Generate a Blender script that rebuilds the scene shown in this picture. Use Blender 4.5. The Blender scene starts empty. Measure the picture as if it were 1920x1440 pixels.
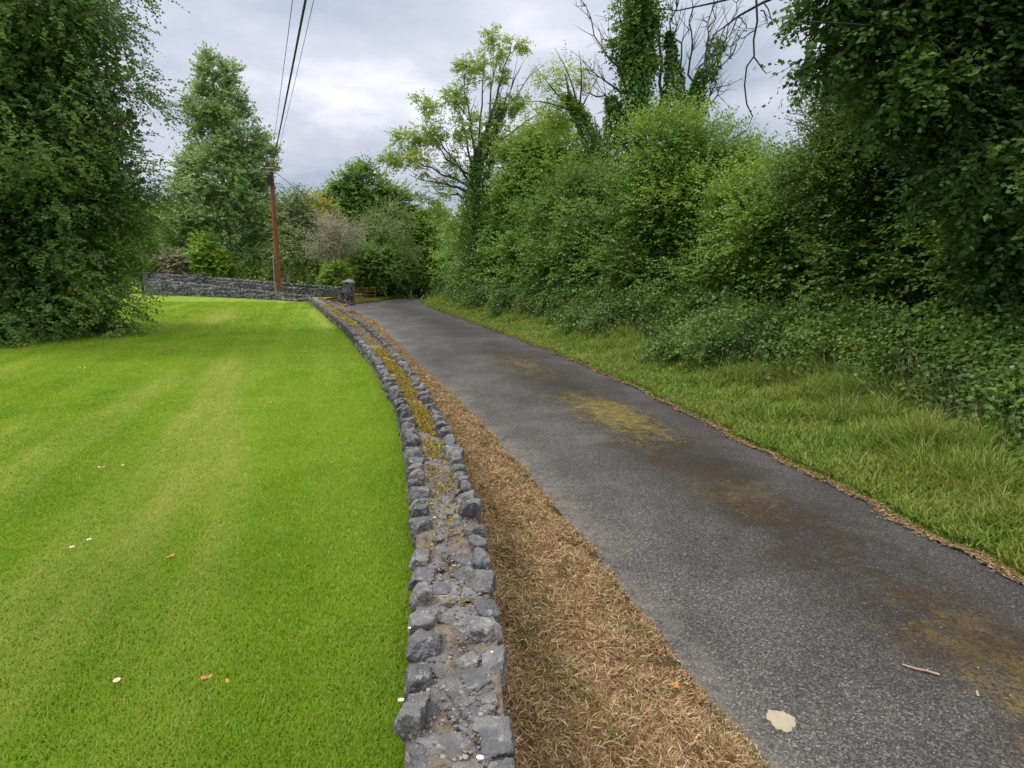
import bpy, math, random
import numpy as np
from mathutils import Vector, Matrix

scene = bpy.context.scene
col = scene.collection
R = math.radians

# ------------------------------------------------------------------ camera
F_PX, HOR = 1060.0, 502.0
PITCH = math.atan((720 - HOR) / F_PX)
CAM_Z = 1.6
cam_d = bpy.data.cameras.new("camera")
cam = bpy.data.objects.new("camera", cam_d); col.objects.link(cam)
cam.location = (0, 0, CAM_Z)
cam.rotation_euler = (math.pi / 2 - PITCH, 0, 0)
cam_d.sensor_width = 36.0
cam_d.lens = F_PX / 1920 * 36
cam_d.clip_start = 0.05; cam_d.clip_end = 3000
scene.camera = cam

# ------------------------------------------------------------------ world: overcast sky
SUN_EL, SUN_AZ = 52.0, -75.0          # azimuth measured from +Y towards +X
world = bpy.data.worlds.new("World"); scene.world = world
world.use_nodes = True
wn = world.node_tree.nodes; wl = world.node_tree.links
wn.clear()
wout = wn.new("ShaderNodeOutputWorld")
sky = wn.new("ShaderNodeTexSky"); sky.sky_type = 'NISHITA'; sky.sun_disc = False
sky.sun_elevation = R(SUN_EL); sky.sun_rotation = R(SUN_AZ)
bg1 = wn.new("ShaderNodeBackground"); bg1.inputs[1].default_value = 0.10
wl.new(sky.outputs[0], bg1.inputs[0])
tc = wn.new("ShaderNodeTexCoord")
sep = wn.new("ShaderNodeSeparateXYZ"); wl.new(tc.outputs['Generated'], sep.inputs[0])
def wmath(op, a, b=None, clamp=False):
    n = wn.new("ShaderNodeMath"); n.operation = op; n.use_clamp = clamp
    for i, v in enumerate((a, b)):
        if v is None: continue
        if isinstance(v, (int, float)): n.inputs[i].default_value = v
        else: wl.new(v, n.inputs[i])
    return n.outputs[0]
zc = wmath('MAXIMUM', sep.outputs[2], 0.0)
zden = wmath('ADD', zc, 0.22)
cmb = wn.new("ShaderNodeCombineXYZ")
wl.new(wmath('DIVIDE', sep.outputs[0], zden), cmb.inputs[0])
wl.new(wmath('DIVIDE', sep.outputs[1], zden), cmb.inputs[1])
cmb.inputs[2].default_value = 3.7
def wnoise(scale, detail, rough, dist, off):
    m = wn.new("ShaderNodeMapping"); m.inputs['Location'].default_value = off
    wl.new(cmb.outputs[0], m.inputs[0])
    n = wn.new("ShaderNodeTexNoise"); n.inputs['Scale'].default_value = scale
    n.inputs['Detail'].default_value = detail; n.inputs['Roughness'].default_value = rough
    n.inputs['Distortion'].default_value = dist
    wl.new(m.outputs[0], n.inputs[0]); return n.outputs[0]
n1 = wnoise(0.95, 6, 0.52, 0.15, (2.3, 0.6, 0))
n2 = wnoise(2.3, 7, 0.58, 0.3, (5.1, 1.7, 2))
nn = wmath('ADD', wmath('MULTIPLY', n1, 0.68), wmath('MULTIPLY', n2, 0.32))
ramp = wn.new("ShaderNodeValToRGB"); wl.new(nn, ramp.inputs[0])
cr = ramp.color_ramp
cr.elements[0].position = 0.38; cr.elements[0].color = (0.19, 0.26, 0.33, 1)
cr.elements[1].position = 0.66; cr.elements[1].color = (0.76, 0.76, 0.82, 1)
for p, c in ((0.44, (0.27, 0.33, 0.41, 1)), (0.50, (0.38, 0.42, 0.50, 1)), (0.57, (0.49, 0.50, 0.58, 1))):
    e = cr.elements.new(p); e.color = c
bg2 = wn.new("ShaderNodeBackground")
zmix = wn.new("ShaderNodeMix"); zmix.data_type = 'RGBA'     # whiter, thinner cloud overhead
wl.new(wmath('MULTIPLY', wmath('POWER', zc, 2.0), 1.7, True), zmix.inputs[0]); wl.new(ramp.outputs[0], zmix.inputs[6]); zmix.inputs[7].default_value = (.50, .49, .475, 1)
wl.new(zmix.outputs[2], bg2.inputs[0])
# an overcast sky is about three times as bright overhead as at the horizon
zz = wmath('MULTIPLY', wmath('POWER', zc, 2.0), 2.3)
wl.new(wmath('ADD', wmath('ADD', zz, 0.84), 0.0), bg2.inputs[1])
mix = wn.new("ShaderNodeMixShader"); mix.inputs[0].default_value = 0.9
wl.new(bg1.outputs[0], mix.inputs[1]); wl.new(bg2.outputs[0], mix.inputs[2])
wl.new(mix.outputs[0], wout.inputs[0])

# ------------------------------------------------------------------ sun through thin cloud
sl = bpy.data.lights.new("sun", 'SUN'); sl.energy = 1.5; sl.angle = R(12); sl.color = (1.0, 0.955, 0.88)
so = bpy.data.objects.new("sun", sl); col.objects.link(so)
sd = Vector((math.sin(R(SUN_AZ)) * math.cos(R(SUN_EL)), math.cos(R(SUN_AZ)) * math.cos(R(SUN_EL)), math.sin(R(SUN_EL))))
so.rotation_euler = sd.to_track_quat('Z', 'Y').to_euler(); so.location = (-20, 0, 30)

vs = scene.view_settings
vs.view_transform = 'Standard'; vs.look = 'None'; vs.exposure = 0.62; vs.gamma = 1.0
vs.use_curve_mapping = False

# ------------------------------------------------------------------ helpers
def P(px, py, Y):
    """world point seen at photo pixel (px,py) at ground distance Y"""
    u = (px - 960) / F_PX; v = (720 - py) / F_PX
    y = math.cos(PITCH) + v * math.sin(PITCH); z = -math.sin(PITCH) + v * math.cos(PITCH)
    s = Y / y
    return np.array((u * s, Y, CAM_Z + z * s))

def tag(o, label=None, cat=None, group=None, kind=None):
    if label: o['label'] = label
    if cat: o['category'] = cat
    if group: o['group'] = group
    if kind: o['kind'] = kind
    return o
def empty(name, loc, label, cat, group=None):
    o = bpy.data.objects.new(name, None); col.objects.link(o); o.location = tuple(float(a) for a in loc)
    o.empty_display_size = 0.2
    return tag(o, label, cat, group)
def attach(o, parent):
    if parent is not None:
        o.parent = parent
        o.matrix_parent_inverse = Matrix.Translation(-Vector(parent.location))
    return o

def mesh_np(name, verts, faces, mat, parent=None, smooth=False, attrs=None, uv=None):
    """verts (N,3), faces (M,k) all of the same k or list of such arrays"""
    if not isinstance(faces, (list, tuple)): faces = [faces]
    faces = [f for f in faces if len(f)]
    me = bpy.data.meshes.new(name)
    verts = np.asarray(verts, dtype=np.float32)
    me.vertices.add(len(verts)); me.vertices.foreach_set('co', verts.ravel())
    flat = np.concatenate([np.asarray(f, dtype=np.int32).ravel() for f in faces])
    sizes = np.concatenate([np.full(len(f), f.shape[1], dtype=np.int32) for f in faces])
    me.loops.add(len(flat)); me.loops.foreach_set('vertex_index', flat)
    me.polygons.add(len(sizes))
    st = np.zeros(len(sizes), dtype=np.int32); st[1:] = np.cumsum(sizes)[:-1]
    me.polygons.foreach_set('loop_start', st); me.polygons.foreach_set('loop_total', sizes)
    me.polygons.foreach_set('use_smooth', np.full(len(sizes), smooth, dtype=bool))
    if attrs:
        for k, (dom, a) in attrs.items():
            at = me.attributes.new(k, 'FLOAT', dom); at.data.foreach_set('value', np.asarray(a, dtype=np.float32))
    if uv is not None:
        ul = me.uv_layers.new(name='uv'); ul.data.foreach_set('uv', np.asarray(uv, dtype=np.float32)[flat].ravel())
    me.update(calc_edges=True); me.validate()
    if mat: me.materials.append(mat)
    o = bpy.data.objects.new(name, me); col.objects.link(o)
    attach(o, parent)
    return o

def unit(v):
    return v / np.maximum(np.linalg.norm(v, axis=-1, keepdims=True), 1e-9)

def leaves(name, pos, d, nrm, L, W, mat, parent=None, rnd=None, bend=0.12, wpos=0.42, rng=None):
    """one folded diamond-shaped leaf (or blade) per entry, one mesh"""
    n = len(pos)
    d = unit(d); side = unit(np.cross(d, nrm)); nn_ = unit(np.cross(side, d))
    L = np.broadcast_to(L, (n,))[:, None]; W = np.broadcast_to(W, (n,))[:, None]
    v = np.empty((n, 4, 3))
    v[:, 0] = pos
    mid = pos + d * L * wpos
    v[:, 1] = mid + side * W * .5 + nn_ * L * bend
    v[:, 2] = pos + d * L
    v[:, 3] = mid - side * W * .5 + nn_ * L * bend
    f = np.arange(n * 4, dtype=np.int32).reshape(n, 4)
    if rnd is None: rnd = (rng or np.random.default_rng(1)).random(n)
    return mesh_np(name, v.reshape(-1, 3), f, mat, parent, attrs={'rnd': ('FACE', rnd)})

class Tubes:
    def __init__(s): s.v = []; s.f = []; s.n = 0
    def add(s, pts, rad, sides=5):
        pts = np.asarray(pts, float); k = len(pts)
        rad = np.broadcast_to(rad, (k,)) if np.ndim(rad) == 0 else np.asarray(rad, float)
        tan = np.gradient(pts, axis=0); tan = unit(tan)
        ref = np.array((0.31, 0.17, 0.93)); 
        a = unit(np.cross(tan, ref)); b = np.cross(tan, a)
        th = np.arange(sides) / sides * 2 * np.pi
        ring = pts[:, None] + rad[:, None, None] * (np.cos(th)[None, :, None] * a[:, None] + np.sin(th)[None, :, None] * b[:, None])
        s.v.append(ring.reshape(-1, 3))
        i = np.arange(k - 1)[:, None] * sides; j = np.arange(sides)[None]; j2 = (j + 1) % sides
        q = np.stack([i + j, i + j2, i + sides + j2, i + sides + j], -1).reshape(-1, 4) + s.n
        s.f.append(q); s.n += k * sides
        return s
    def build(s, name, mat, parent=None):
        return mesh_np(name, np.concatenate(s.v), np.concatenate(s.f), mat, parent, smooth=True)

def bez(a, b, c, n=7):
    t = np.linspace(0, 1, n)[:, None]
    return (1 - t) ** 2 * a + 2 * t * (1 - t) * b + t * t * c

def vnoise(p, seed=0):
    """cheap smooth pseudo-noise in -1..1 from sines"""
    r = np.random.default_rng(seed); o = np.zeros(len(p))
    for k in range(6):
        w = r.normal(size=p.shape[1]) * (1 + k * .45); o += np.sin(p @ w + r.random() * 6.28)
    return o / 3.2

# ------------------------------------------------------------------ materials
def newmat(name):
    m = bpy.data.materials.new(name); m.use_nodes = True
    nt = m.node_tree; nt.nodes.clear()
    return m, nt, nt.nodes, nt.links
class NB:
    def __init__(s, name):
        s.m, s.nt, s.n, s.l = newmat(name)
        s.out = s.n.new("ShaderNodeOutputMaterial")
        g = s.n.new("ShaderNodeNewGeometry"); s.pos = g.outputs['Position']; s.geo = g
    def lk(s, a, inp):
        if isinstance(a, (int, float)): inp.default_value = a
        elif isinstance(a, (tuple, list)): inp.default_value = a if len(a) == len(inp.default_value) else tuple(a) + (1,)
        else: s.l.new(a, inp)
    def noise(s, scale, detail=3, rough=.55, vec=None, dist=0):
        n = s.n.new("ShaderNodeTexNoise"); n.inputs['Scale'].default_value = scale
        n.inputs['Detail'].default_value = detail; n.inputs['Roughness'].default_value = rough
        n.inputs['Distortion'].default_value = dist
        s.l.new(vec or s.pos, n.inputs['Vector']); return n.outputs[0]
    def voro(s, scale, vec=None, feature='F1', out='Distance'):
        n = s.n.new("ShaderNodeTexVoronoi"); n.inputs['Scale'].default_value = scale; n.feature = feature
        s.l.new(vec or s.pos, n.inputs['Vector']); return n.outputs[out]
    def mapv(s, vec=None, scale=(1, 1, 1), rot=(0, 0, 0), loc=(0, 0, 0)):
        n = s.n.new("ShaderNodeMapping"); n.inputs['Scale'].default_value = scale
        n.inputs['Rotation'].default_value = rot; n.inputs['Location'].default_value = loc
        s.l.new(vec or s.pos, n.inputs[0]); return n.outputs[0]
    def math(s, op, a, b=0.0, c=None, clamp=False):
        n = s.n.new("ShaderNodeMath"); n.operation = op; n.use_clamp = clamp
        s.lk(a, n.inputs[0]); s.lk(b, n.inputs[1])
        if c is not None: s.lk(c, n.inputs[2])
        return n.outputs[0]
    def step(s, v, lo, hi, a=0., b=1.):
        n = s.n.new("ShaderNodeMapRange"); n.interpolation_type = 'SMOOTHSTEP'
        s.lk(v, n.inputs[0]); n.inputs[1].default_value = lo; n.inputs[2].default_value = hi
        n.inputs[3].default_value = a; n.inputs[4].default_value = b; return n.outputs[0]
    def ramp(s, v, stops):
        n = s.n.new("ShaderNodeValToRGB"); s.l.new(v, n.inputs[0]); c = n.color_ramp
        c.elements[0].position = stops[0][0]; c.elements[0].color = tuple(stops[0][1]) + (1,)
        c.elements[1].position = stops[-1][0]; c.elements[1].color = tuple(stops[-1][1]) + (1,)
        for p, q in stops[1:-1]:
            e = c.elements.new(p); e.color = tuple(q) + (1,)
        return n.outputs[0]
    def mix(s, f, a, b, mode='MIX'):
        n = s.n.new("ShaderNodeMix"); n.data_type = 'RGBA'; n.blend_type = mode
        s.lk(f, n.inputs[0]); s.lk(a, n.inputs[6]); s.lk(b, n.inputs[7]); return n.outputs[2]
    def attr(s, name):
        n = s.n.new("ShaderNodeAttribute"); n.attribute_name = name; return n.outputs['Fac']
    def bump(s, h, strength=.5, dist=.01):
        n = s.n.new("ShaderNodeBump"); n.inputs['Strength'].default_value = strength
        n.inputs['Distance'].default_value = dist; s.l.new(h, n.inputs['Height']); return n.outputs[0]
    def finish(s, color, rough=.8, spec=.3, normal=None, trans=0.0, tcol=None):
        b = s.n.new("ShaderNodeBsdfPrincipled"); s.lk(color, b.inputs['Base Color'])
        s.lk(rough, b.inputs['Roughness']); s.lk(spec, b.inputs['Specular IOR Level'])
        if normal is not None: s.l.new(normal, b.inputs['Normal'])
        if trans > 0:
            t = s.n.new("ShaderNodeBsdfTranslucent"); s.lk(tcol if tcol is not None else color, t.inputs[0])
            m = s.n.new("ShaderNodeMixShader"); m.inputs[0].default_value = trans
            s.l.new(b.outputs[0], m.inputs[1]); s.l.new(t.outputs[0], m.inputs[2])
            s.l.new(m.outputs[0], s.out.inputs[0])
        else: s.l.new(b.outputs[0], s.out.inputs[0])
        return s.m

def leaf_mat(name, c1, c2, c3, accent=None, acc_amt=.04, clump=.9, rough=.5, trans=.35, spec=.35):
    """c1..c2 leaf to leaf, towards c3 in clumps; a few leaves in the accent colour"""
    b = NB(name); r = b.attr('rnd')
    g = 1.5
    c1, c2, c3 = [tuple(x * g for x in q) for q in (c1, c2, c3)]
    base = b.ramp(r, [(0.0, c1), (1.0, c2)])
    cl = b.step(b.noise(clump, 2), .42, .66)
    c = b.mix(cl, base, c3)
    c = b.mix(.55, base, c)
    if accent:
        c = b.mix(b.math('GREATER_THAN', r, 1 - acc_amt), c, accent)
    return b.finish(c, rough, spec, trans=trans)

def flat_mat(name, colr, rough=.7, spec=.3, nscale=20, var=.25):
    b = NB(name); n = b.noise(nscale, 4)
    c = b.mix(n, tuple(x * (1 - var) for x in colr), tuple(min(1, x * (1 + var)) for x in colr))
    return b.finish(c, rough, spec, normal=b.bump(n, .3, .01))

def bark_mat(name, c1, c2, scale=8):
    b = NB(name); v = b.mapv(scale=(1, 1, .25)); n = b.noise(scale, 5, .65, v)
    return b.finish(b.ramp(n, [(.3, c1), (.7, c2)]), .9, .15, normal=b.bump(n, .6, .02))

M = {}
# lawn: same colour field for soil sheet and blades
def lawn_color(b, dark=1.0):
    rotd = b.mapv(rot=(0, 0, R(-19)))
    st = b.mapv(rotd, scale=(1.0, .11, 1))
    sx = b.n.new('ShaderNodeSeparateXYZ'); b.l.new(st, sx.inputs[0])
    mow = b.math('SINE', b.math('ADD', b.math('MULTIPLY', sx.outputs[0], 8.0), b.math('MULTIPLY', b.noise(.35, 2), 2.2)))
    a = b.noise(.75, 4, .6, st)
    p = b.noise(.55, 5, .65)
    fine = b.noise(7, 3, .6)
    base = b.ramp(p, [(.3, (.17, .31, .016)), (.5, (.245, .39, .022)), (.7, (.33, .455, .04))])
    dry = b.step(a, .50, .70)
    base = b.mix(b.step(mow, -.6, .8, 0, .34), base, (.34, .46, .05))  # mowing stripes: sheen of leaning blades put into the colour
    base = b.mix(b.math('MULTIPLY', dry, .62), base, (.60, .56, .16))
    base = b.mix(b.math('MULTIPLY', b.step(fine, .45, .75), .3), base, (.14, .30, .012))
    if dark != 1: base = b.mix(1.0, base, (dark, dark, dark), 'MULTIPLY')
    return base
b = NB("lawn_turf"); c = lawn_color(b)
h = b.noise(60, 4, .7)
c = b.mix(1.0, c, (.84, .80, .9), 'MULTIPLY')
c = b.mix(b.step(h, .35, .6), b.mix(.45, c, (.10, .17, .02)), c)
M['lawn'] = b.finish(c, .85, .15, normal=b.bump(h, .7, .03))
b = NB("lawn_blade"); c = lawn_color(b); r = b.attr('rnd')
c = b.mix(b.step(r, 0, 1, 0, .4), c, (.28, .47, .035))
c = b.mix(1.0, c, (1.16, 1.12, 1.3), 'MULTIPLY')
c = b.mix(b.math('GREATER_THAN', r, .94), c, (.52, .50, .16))
M['lawn_blade'] = b.finish(c, .55, .15, trans=.5)

b = NB("asphalt")
uvn = b.n.new("ShaderNodeUVMap"); uvn.uv_map = 'uv'
sp = b.n.new("ShaderNodeSeparateXYZ"); b.l.new(uvn.outputs[0], sp.inputs[0]); U, V = sp.outputs[0], sp.outputs[1]
wob = b.math('MULTIPLY', b.math('SUBTRACT', b.noise(.9, 3), .5), .28)
Uw = b.math('ADD', U, wob)
agg = b.voro(135, out='Color'); aggs = b.n.new("ShaderNodeSeparateColor"); b.l.new(agg, aggs.inputs[0])
base = b.ramp(aggs.outputs[0], [(0, (.024, .023, .022)), (.55, (.056, .054, .052)), (.82, (.088, .085, .081)), (.95, (.12, .116, .111)), (1, (.19, .183, .175))])
blot = b.noise(1.3, 5, .6)
base = b.mix(b.step(blot, .35, .7), b.mix(1.0, base, (.80, .80, .82), 'MULTIPLY'), b.mix(1.0, base, (1.25, 1.25, 1.25), 'MULTIPLY'))
# dusty grey left wheel track and edge, damp dark centre
def bell(x, c0, w):
    return b.math('SUBTRACT', 1.0, b.step(b.math('ABSOLUTE', b.math('SUBTRACT', x, c0)), 0, w))
lefty = b.step(Uw, .62, .05)
base = b.mix(b.math('MULTIPLY', lefty, .7), base, b.mix(1.0, base, (1.4, 1.38, 1.34), 'MULTIPLY'))
edge = b.step(Uw, .12, -.02)
base = b.mix(b.math('MULTIPLY', b.math('MULTIPLY', edge, .6), b.step(b.noise(12, 5, .7), .35, .6)), base, (.20, .18, .15))
damp = b.math('MULTIPLY', bell(Uw, .62, .30), b.step(b.noise(.7, 4, .6), .25, .5))
base = b.mix(b.math('MULTIPLY', damp, .85), base, b.mix(.55, base, (.012, .011, .010)))
# moss strips lie at these places along the lane (metres from its near end)
VM = None
mossn = b.noise(6, 6, .68)
def vbell(c0, w): return bell(V, c0, w)
along = b.math('MAXIMUM', b.math('MAXIMUM', vbell(7.9, 2.3), b.math('MULTIPLY', vbell(2.3, 1.7), 1.0)),
               b.math('MAXIMUM', b.math('MULTIPLY', vbell(4.9, .95), .8), b.math('MULTIPLY', bell(V, 12.2, 3.0), .5)))
across = bell(Uw, .62, .30)
mm = b.math('MULTIPLY', across, along)
mmask = b.step(b.math('ADD', mm, b.math('ADD', b.math('MULTIPLY', b.math('SUBTRACT', mossn, .5), 2.0), b.math('MULTIPLY', b.math('SUBTRACT', b.noise(38, 4, .75), .5), 3.2))), .46, .78)
dirt = b.math('MULTIPLY', bell(Uw, .62, .3), b.step(b.noise(3.5, 6, .72), .38, .56))
base = b.mix(b.math('MULTIPLY', dirt, b.step(V, 18, 10, 0, .95)), base, b.mix(.55, b.mix(1.0, base, (.6, .5, .4), 'MULTIPLY'), (.045, .028, .014)))
mbr = b.ramp(b.noise(9, 5, .7), [(.3, (.035, .024, .012)), (.5, (.085, .058, .02)), (.7, (.15, .105, .03))])
myl = b.ramp(b.noise(7, 5, .7), [(.3, (.12, .08, .02)), (.5, (.22, .165, .03)), (.7, (.31, .30, .045))])
mcol = b.mix(b.math('MAXIMUM', b.step(V, 5.6, 6.6), b.math('MULTIPLY', vbell(2.2, .7), .5)), mbr, myl)
mcol = b.mix(b.math('MULTIPLY', b.math('GREATER_THAN', aggs.outputs[1], .55), .65), mcol, base)
base = b.mix(b.math('MULTIPLY', mmask, .85), base, mcol)
hh = b.math('ADD', b.math('MULTIPLY', aggs.outputs[2], .6), b.math('MULTIPLY', b.noise(30, 3), .6))
grit = b.voro(34, out='Color'); gs = b.n.new('ShaderNodeSeparateColor'); b.l.new(grit, gs.inputs[0])
gd = b.math('MULTIPLY', b.math('GREATER_THAN', gs.outputs[0], .975), b.math('LESS_THAN', b.voro(34), .16))
base = b.mix(b.math('MULTIPLY', gd, .8), base, (.34, .32, .29))
base = b.mix(b.math('MULTIPLY', b.step(b.noise(.42, 5, .7), .56, .66), .3), base, (.15, .145, .135))
M['asphalt'] = b.finish(base, .82, .3, normal=b.bump(hh, .55, .006))

b = NB("dead_verge_soil"); n = b.noise(9, 6, .7); n2 = b.noise(60, 4, .7)
c = b.ramp(n, [(.3, (.045, .035, .018)), (.5, (.11, .08, .04)), (.7, (.22, .15, .08))])
c = b.mix(b.step(n2, .4, .65), b.mix(.6, c, (.07, .05, .025)), c)
M['soil'] = b.finish(c, .95, .1, normal=b.bump(n2, .9, .03))
b = NB("straw"); r = b.attr('rnd')
c = b.ramp(r, [(0, (.17, .10, .04)), (.3, (.36, .235, .115)), (.7, (.57, .40, .22)), (1, (.74, .58, .38))])
gz = b.step(b.noise(5, 5, .65), .52, .64)
c = b.mix(b.math('MULTIPLY', b.math('MULTIPLY', gz, b.step(r, .9, .3)), .8), c, (.13, .17, .04))
M['straw'] = b.finish(c, .8, .15, trans=.2)
b = NB("verge_soil"); n = b.noise(5, 5, .65)
c = b.ramp(n, [(.3, (.045, .07, .018)), (.55, (.11, .14, .03)), (.75, (.24, .22, .07))])
M['verge'] = b.finish(c, .95, .1, normal=b.bump(b.noise(40, 4, .7), .9, .04))
b = NB("verge_grass_blade"); r = b.attr('rnd')
c = b.ramp(r, [(0, (.10, .21, .02)), (.5, (.21, .33, .04)), (.80, (.33, .42, .07)), (.88, (.42, .40, .12)), (1, (.52, .42, .22))])
dz = b.step(b.noise(.9, 4, .6), .42, .62)
c = b.mix(b.math('MULTIPLY', dz, .5), c, (.36, .37, .09))
M['vgrass'] = b.finish(c, .55, .25, trans=.3)
b = NB("ground_field"); n = b.noise(.3, 5, .6)
M['ground'] = b.finish(b.ramp(n, [(.3, (.035, .06, .015)), (.7, (.08, .13, .025))]), .95, .1)
b = NB("leaf_litter"); n = b.noise(14, 5, .7)
M['litter'] = b.finish(b.ramp(n, [(.3, (.02, .018, .010)), (.7, (.06, .05, .025))]), .95, .1, normal=b.bump(n, .8, .03))

def stone_mat(name, lo, mid, hi, lich=.5, sc=1.0, moss=0.0):
    b = NB(name)
    oi = b.math('FRACT', b.math('ADD', b.n.new("ShaderNodeObjectInfo").outputs['Random'], b.attr('rnd')))
    n = b.noise(16 * sc, 6, .7); pit = b.noise(70 * sc, 4, .75); big = b.noise(3.1 * sc, 3)
    c = b.ramp(b.math('ADD', b.math('MULTIPLY', n, .6), b.math('MULTIPLY', big, .4)), [(.36, lo), (.5, mid), (.64, hi)])
    c = b.mix(1.0, c, b.ramp(oi, [(0, (.72, .72, .74)), (.5, (1, 1, 1)), (.85, (1.25, 1.22, 1.15)), (1, (1.7, 1.65, 1.55))]), 'MULTIPLY')
    c = b.mix(b.math('MULTIPLY', b.step(pit, .62, .72), .6), c, (.03, .03, .032))
    li = b.step(b.noise(27 * sc, 4, .6), .60, .66)
    c = b.mix(b.math('MULTIPLY', li, lich), c, (.52, .52, .50))
    # lighter grey mixed in on faces that look up
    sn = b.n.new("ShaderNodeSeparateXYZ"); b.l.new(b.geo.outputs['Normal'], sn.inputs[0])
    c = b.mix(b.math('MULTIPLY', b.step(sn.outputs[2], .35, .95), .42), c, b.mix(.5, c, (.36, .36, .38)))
    if moss: c = b.mix(b.math('MULTIPLY', b.step(b.noise(5, 4), .56, .68), moss), c, (.16, .12, .03))
    nr = b.bump(b.math('ADD', n, b.math('MULTIPLY', pit, .8)), 1.0, .02)
    return b.finish(c, .88, .22, normal=nr)
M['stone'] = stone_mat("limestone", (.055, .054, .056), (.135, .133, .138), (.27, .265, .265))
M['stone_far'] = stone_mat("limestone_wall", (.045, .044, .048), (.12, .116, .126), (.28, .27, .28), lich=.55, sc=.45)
b = NB("wall_mortar"); n = b.noise(22, 5, .7); g = b.noise(90, 3, .7)
c = b.ramp(n, [(.3, (.13, .105, .085)), (.5, (.27, .22, .175)), (.7, (.42, .34, .26))])
sy = b.n.new("ShaderNodeSeparateXYZ"); b.l.new(b.pos, sy.inputs[0])
zone = b.math('MAXIMUM', b.math('MULTIPLY', b.step(sy.outputs[1], 4.2, 5.6), b.step(sy.outputs[1], 11.5, 9.5)),
              b.math('MULTIPLY', b.math('MULTIPLY', b.step(sy.outputs[1], 14, 15.5), b.step(sy.outputs[1], 22, 19)), .9))
mo = b.step(b.math('ADD', b.noise(6, 5, .65), b.math('MULTIPLY', zone, .32)), .62, .76)
mc = b.ramp(b.noise(11, 4), [(.3, (.20, .11, .05)), (.5, (.38, .27, .08)), (.7, (.46, .38, .12))])
c = b.mix(mo, c, mc)
br = b.step(b.noise(9, 5, .7), .60, .68)
c = b.mix(b.math('MULTIPLY', br, .7), c, (.13, .065, .035))
bb = NB('mortar_grit'); M['chips'] = bb.finish(bb.ramp(bb.attr('rnd'), [(0, (.10, .06, .04)), (.35, (.20, .17, .14)), (.75, (.27, .225, .18)), (1, (.36, .33, .29))]), .95, .1)
M['mortar'] = b.finish(c, .93, .12, normal=b.bump(b.math('ADD', n, g), 1.0, .03))
b = NB("moss"); r = b.attr('rnd')
M['moss'] = b.finish(b.ramp(r, [(0, (.20, .12, .03)), (.5, (.42, .30, .07)), (.85, (.52, .44, .12)), (1, (.30, .42, .07))]), .9, .1, trans=.15)

M['bark_grey'] = bark_mat("bark_grey", (.05, .045, .04), (.16, .145, .125))
M['bark_dark'] = bark_mat("bark_dark", (.02, .018, .016), (.075, .065, .055))
M['bark_birch'] = bark_mat("bark_pale", (.20, .18, .15), (.50, .47, .42))
M['bark_red'] = bark_mat("weathered_red_pole", (.15, .058, .035), (.30, .12, .075), 10)
M['metal_grey'] = flat_mat("galvanised_cover", (.30, .30, .31), .5, .5)
M['black_plastic'] = flat_mat("black_plastic", (.018, .018, .02), .5, .4)
M['cable'] = flat_mat("cable_sheath", (.05, .055, .07), .6, .3)
M['white_paint'] = flat_mat("white_post_paint", (.72, .72, .70), .6, .3)
M['rust'] = flat_mat("rusted_gate", (.30, .13, .06), .85, .2)
M['ochre'] = flat_mat("ochre_lichen_stone", (.38, .29, .09), .9, .15, 6)

# ------------------------------------------------------------------ ground lines (metres), x as a function of y
def curve(pts):
    pts = sorted(((y, x) for x, y in pts)); ys = np.array([p[0] for p in pts]); xs = np.array([p[1] for p in pts])
    dense = np.linspace(ys[0], ys[-1], 900); lin = np.interp(dense, ys, xs)
    k = 25; pad = np.pad(lin, k, mode='reflect', reflect_type='odd')
    ker = np.hanning(2 * k + 1); ker /= ker.sum(); sm = np.convolve(pad, ker, 'valid')
    return lambda y: np.interp(y, dense, sm)
wallL = curve([(-.10, -3), (-.28, -.5), (-.31, .7), (-.33, 1.4), (-.39, 1.95), (-.53, 2.8), (-.78, 4.0), (-1.19, 5.74), (-2.13, 8.6), (-3.96, 13.53), (-7.09, 21.03), (-9.25, 26.0), (-9.7, 27.2)])
wallR = curve([(.25, -3), (.06, -.5), (.03, .7), (.02, 1.31), (-.01, 1.72), (-.07, 2.22), (-.17, 3.05), (-.36, 4.01), (-.67, 5.29), (-1.25, 7.26), (-2.05, 9.8), (-3.94, 14.94), (-6.75, 21.66), (-8.75, 26.4), (-9.2, 27.2)])
roadL = curve([(2.1, -3), (1.5, 0), (1.05, 1.99), (.84, 2.82), (.53, 4.13), (.11, 5.57), (-.62, 8.03), (-2.12, 12.3), (-5.45, 22.4), (-7.6, 27.3), (-9.0, 29.8), (-9.0, 32), (-8.3, 36), (-7.6, 39), (-5.6, 44), (-1, 52), (6, 62)])
roadR = curve([(4.4, -3), (3.9, 0), (3.42, 3.43), (3.27, 4.37), (2.99, 5.57), (2.2, 9.51), (1.16, 13.47), (-1.16, 20.55), (-4.0, 29), (-5.6, 34.3), (-5.4, 38), (-3.2, 43), (1.5, 51), (8.5, 61)])
foot = curve([(6.1, -3), (6.0, 3), (5.75, 6.2), (5.5, 8.0), (4.95, 10.2), (3.75, 13.0), (2.0, 17.0), (-.75, 24), (-2.9, 31), (-4.2, 36.5), (-3.6, 40), (-1.2, 44), (3.5, 52), (10.5, 62)])
ZR = -.45
def zroad(y): return ZR - np.where(y > 38, ((y - 38) * .09), 0) - 0.0 * y

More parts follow.
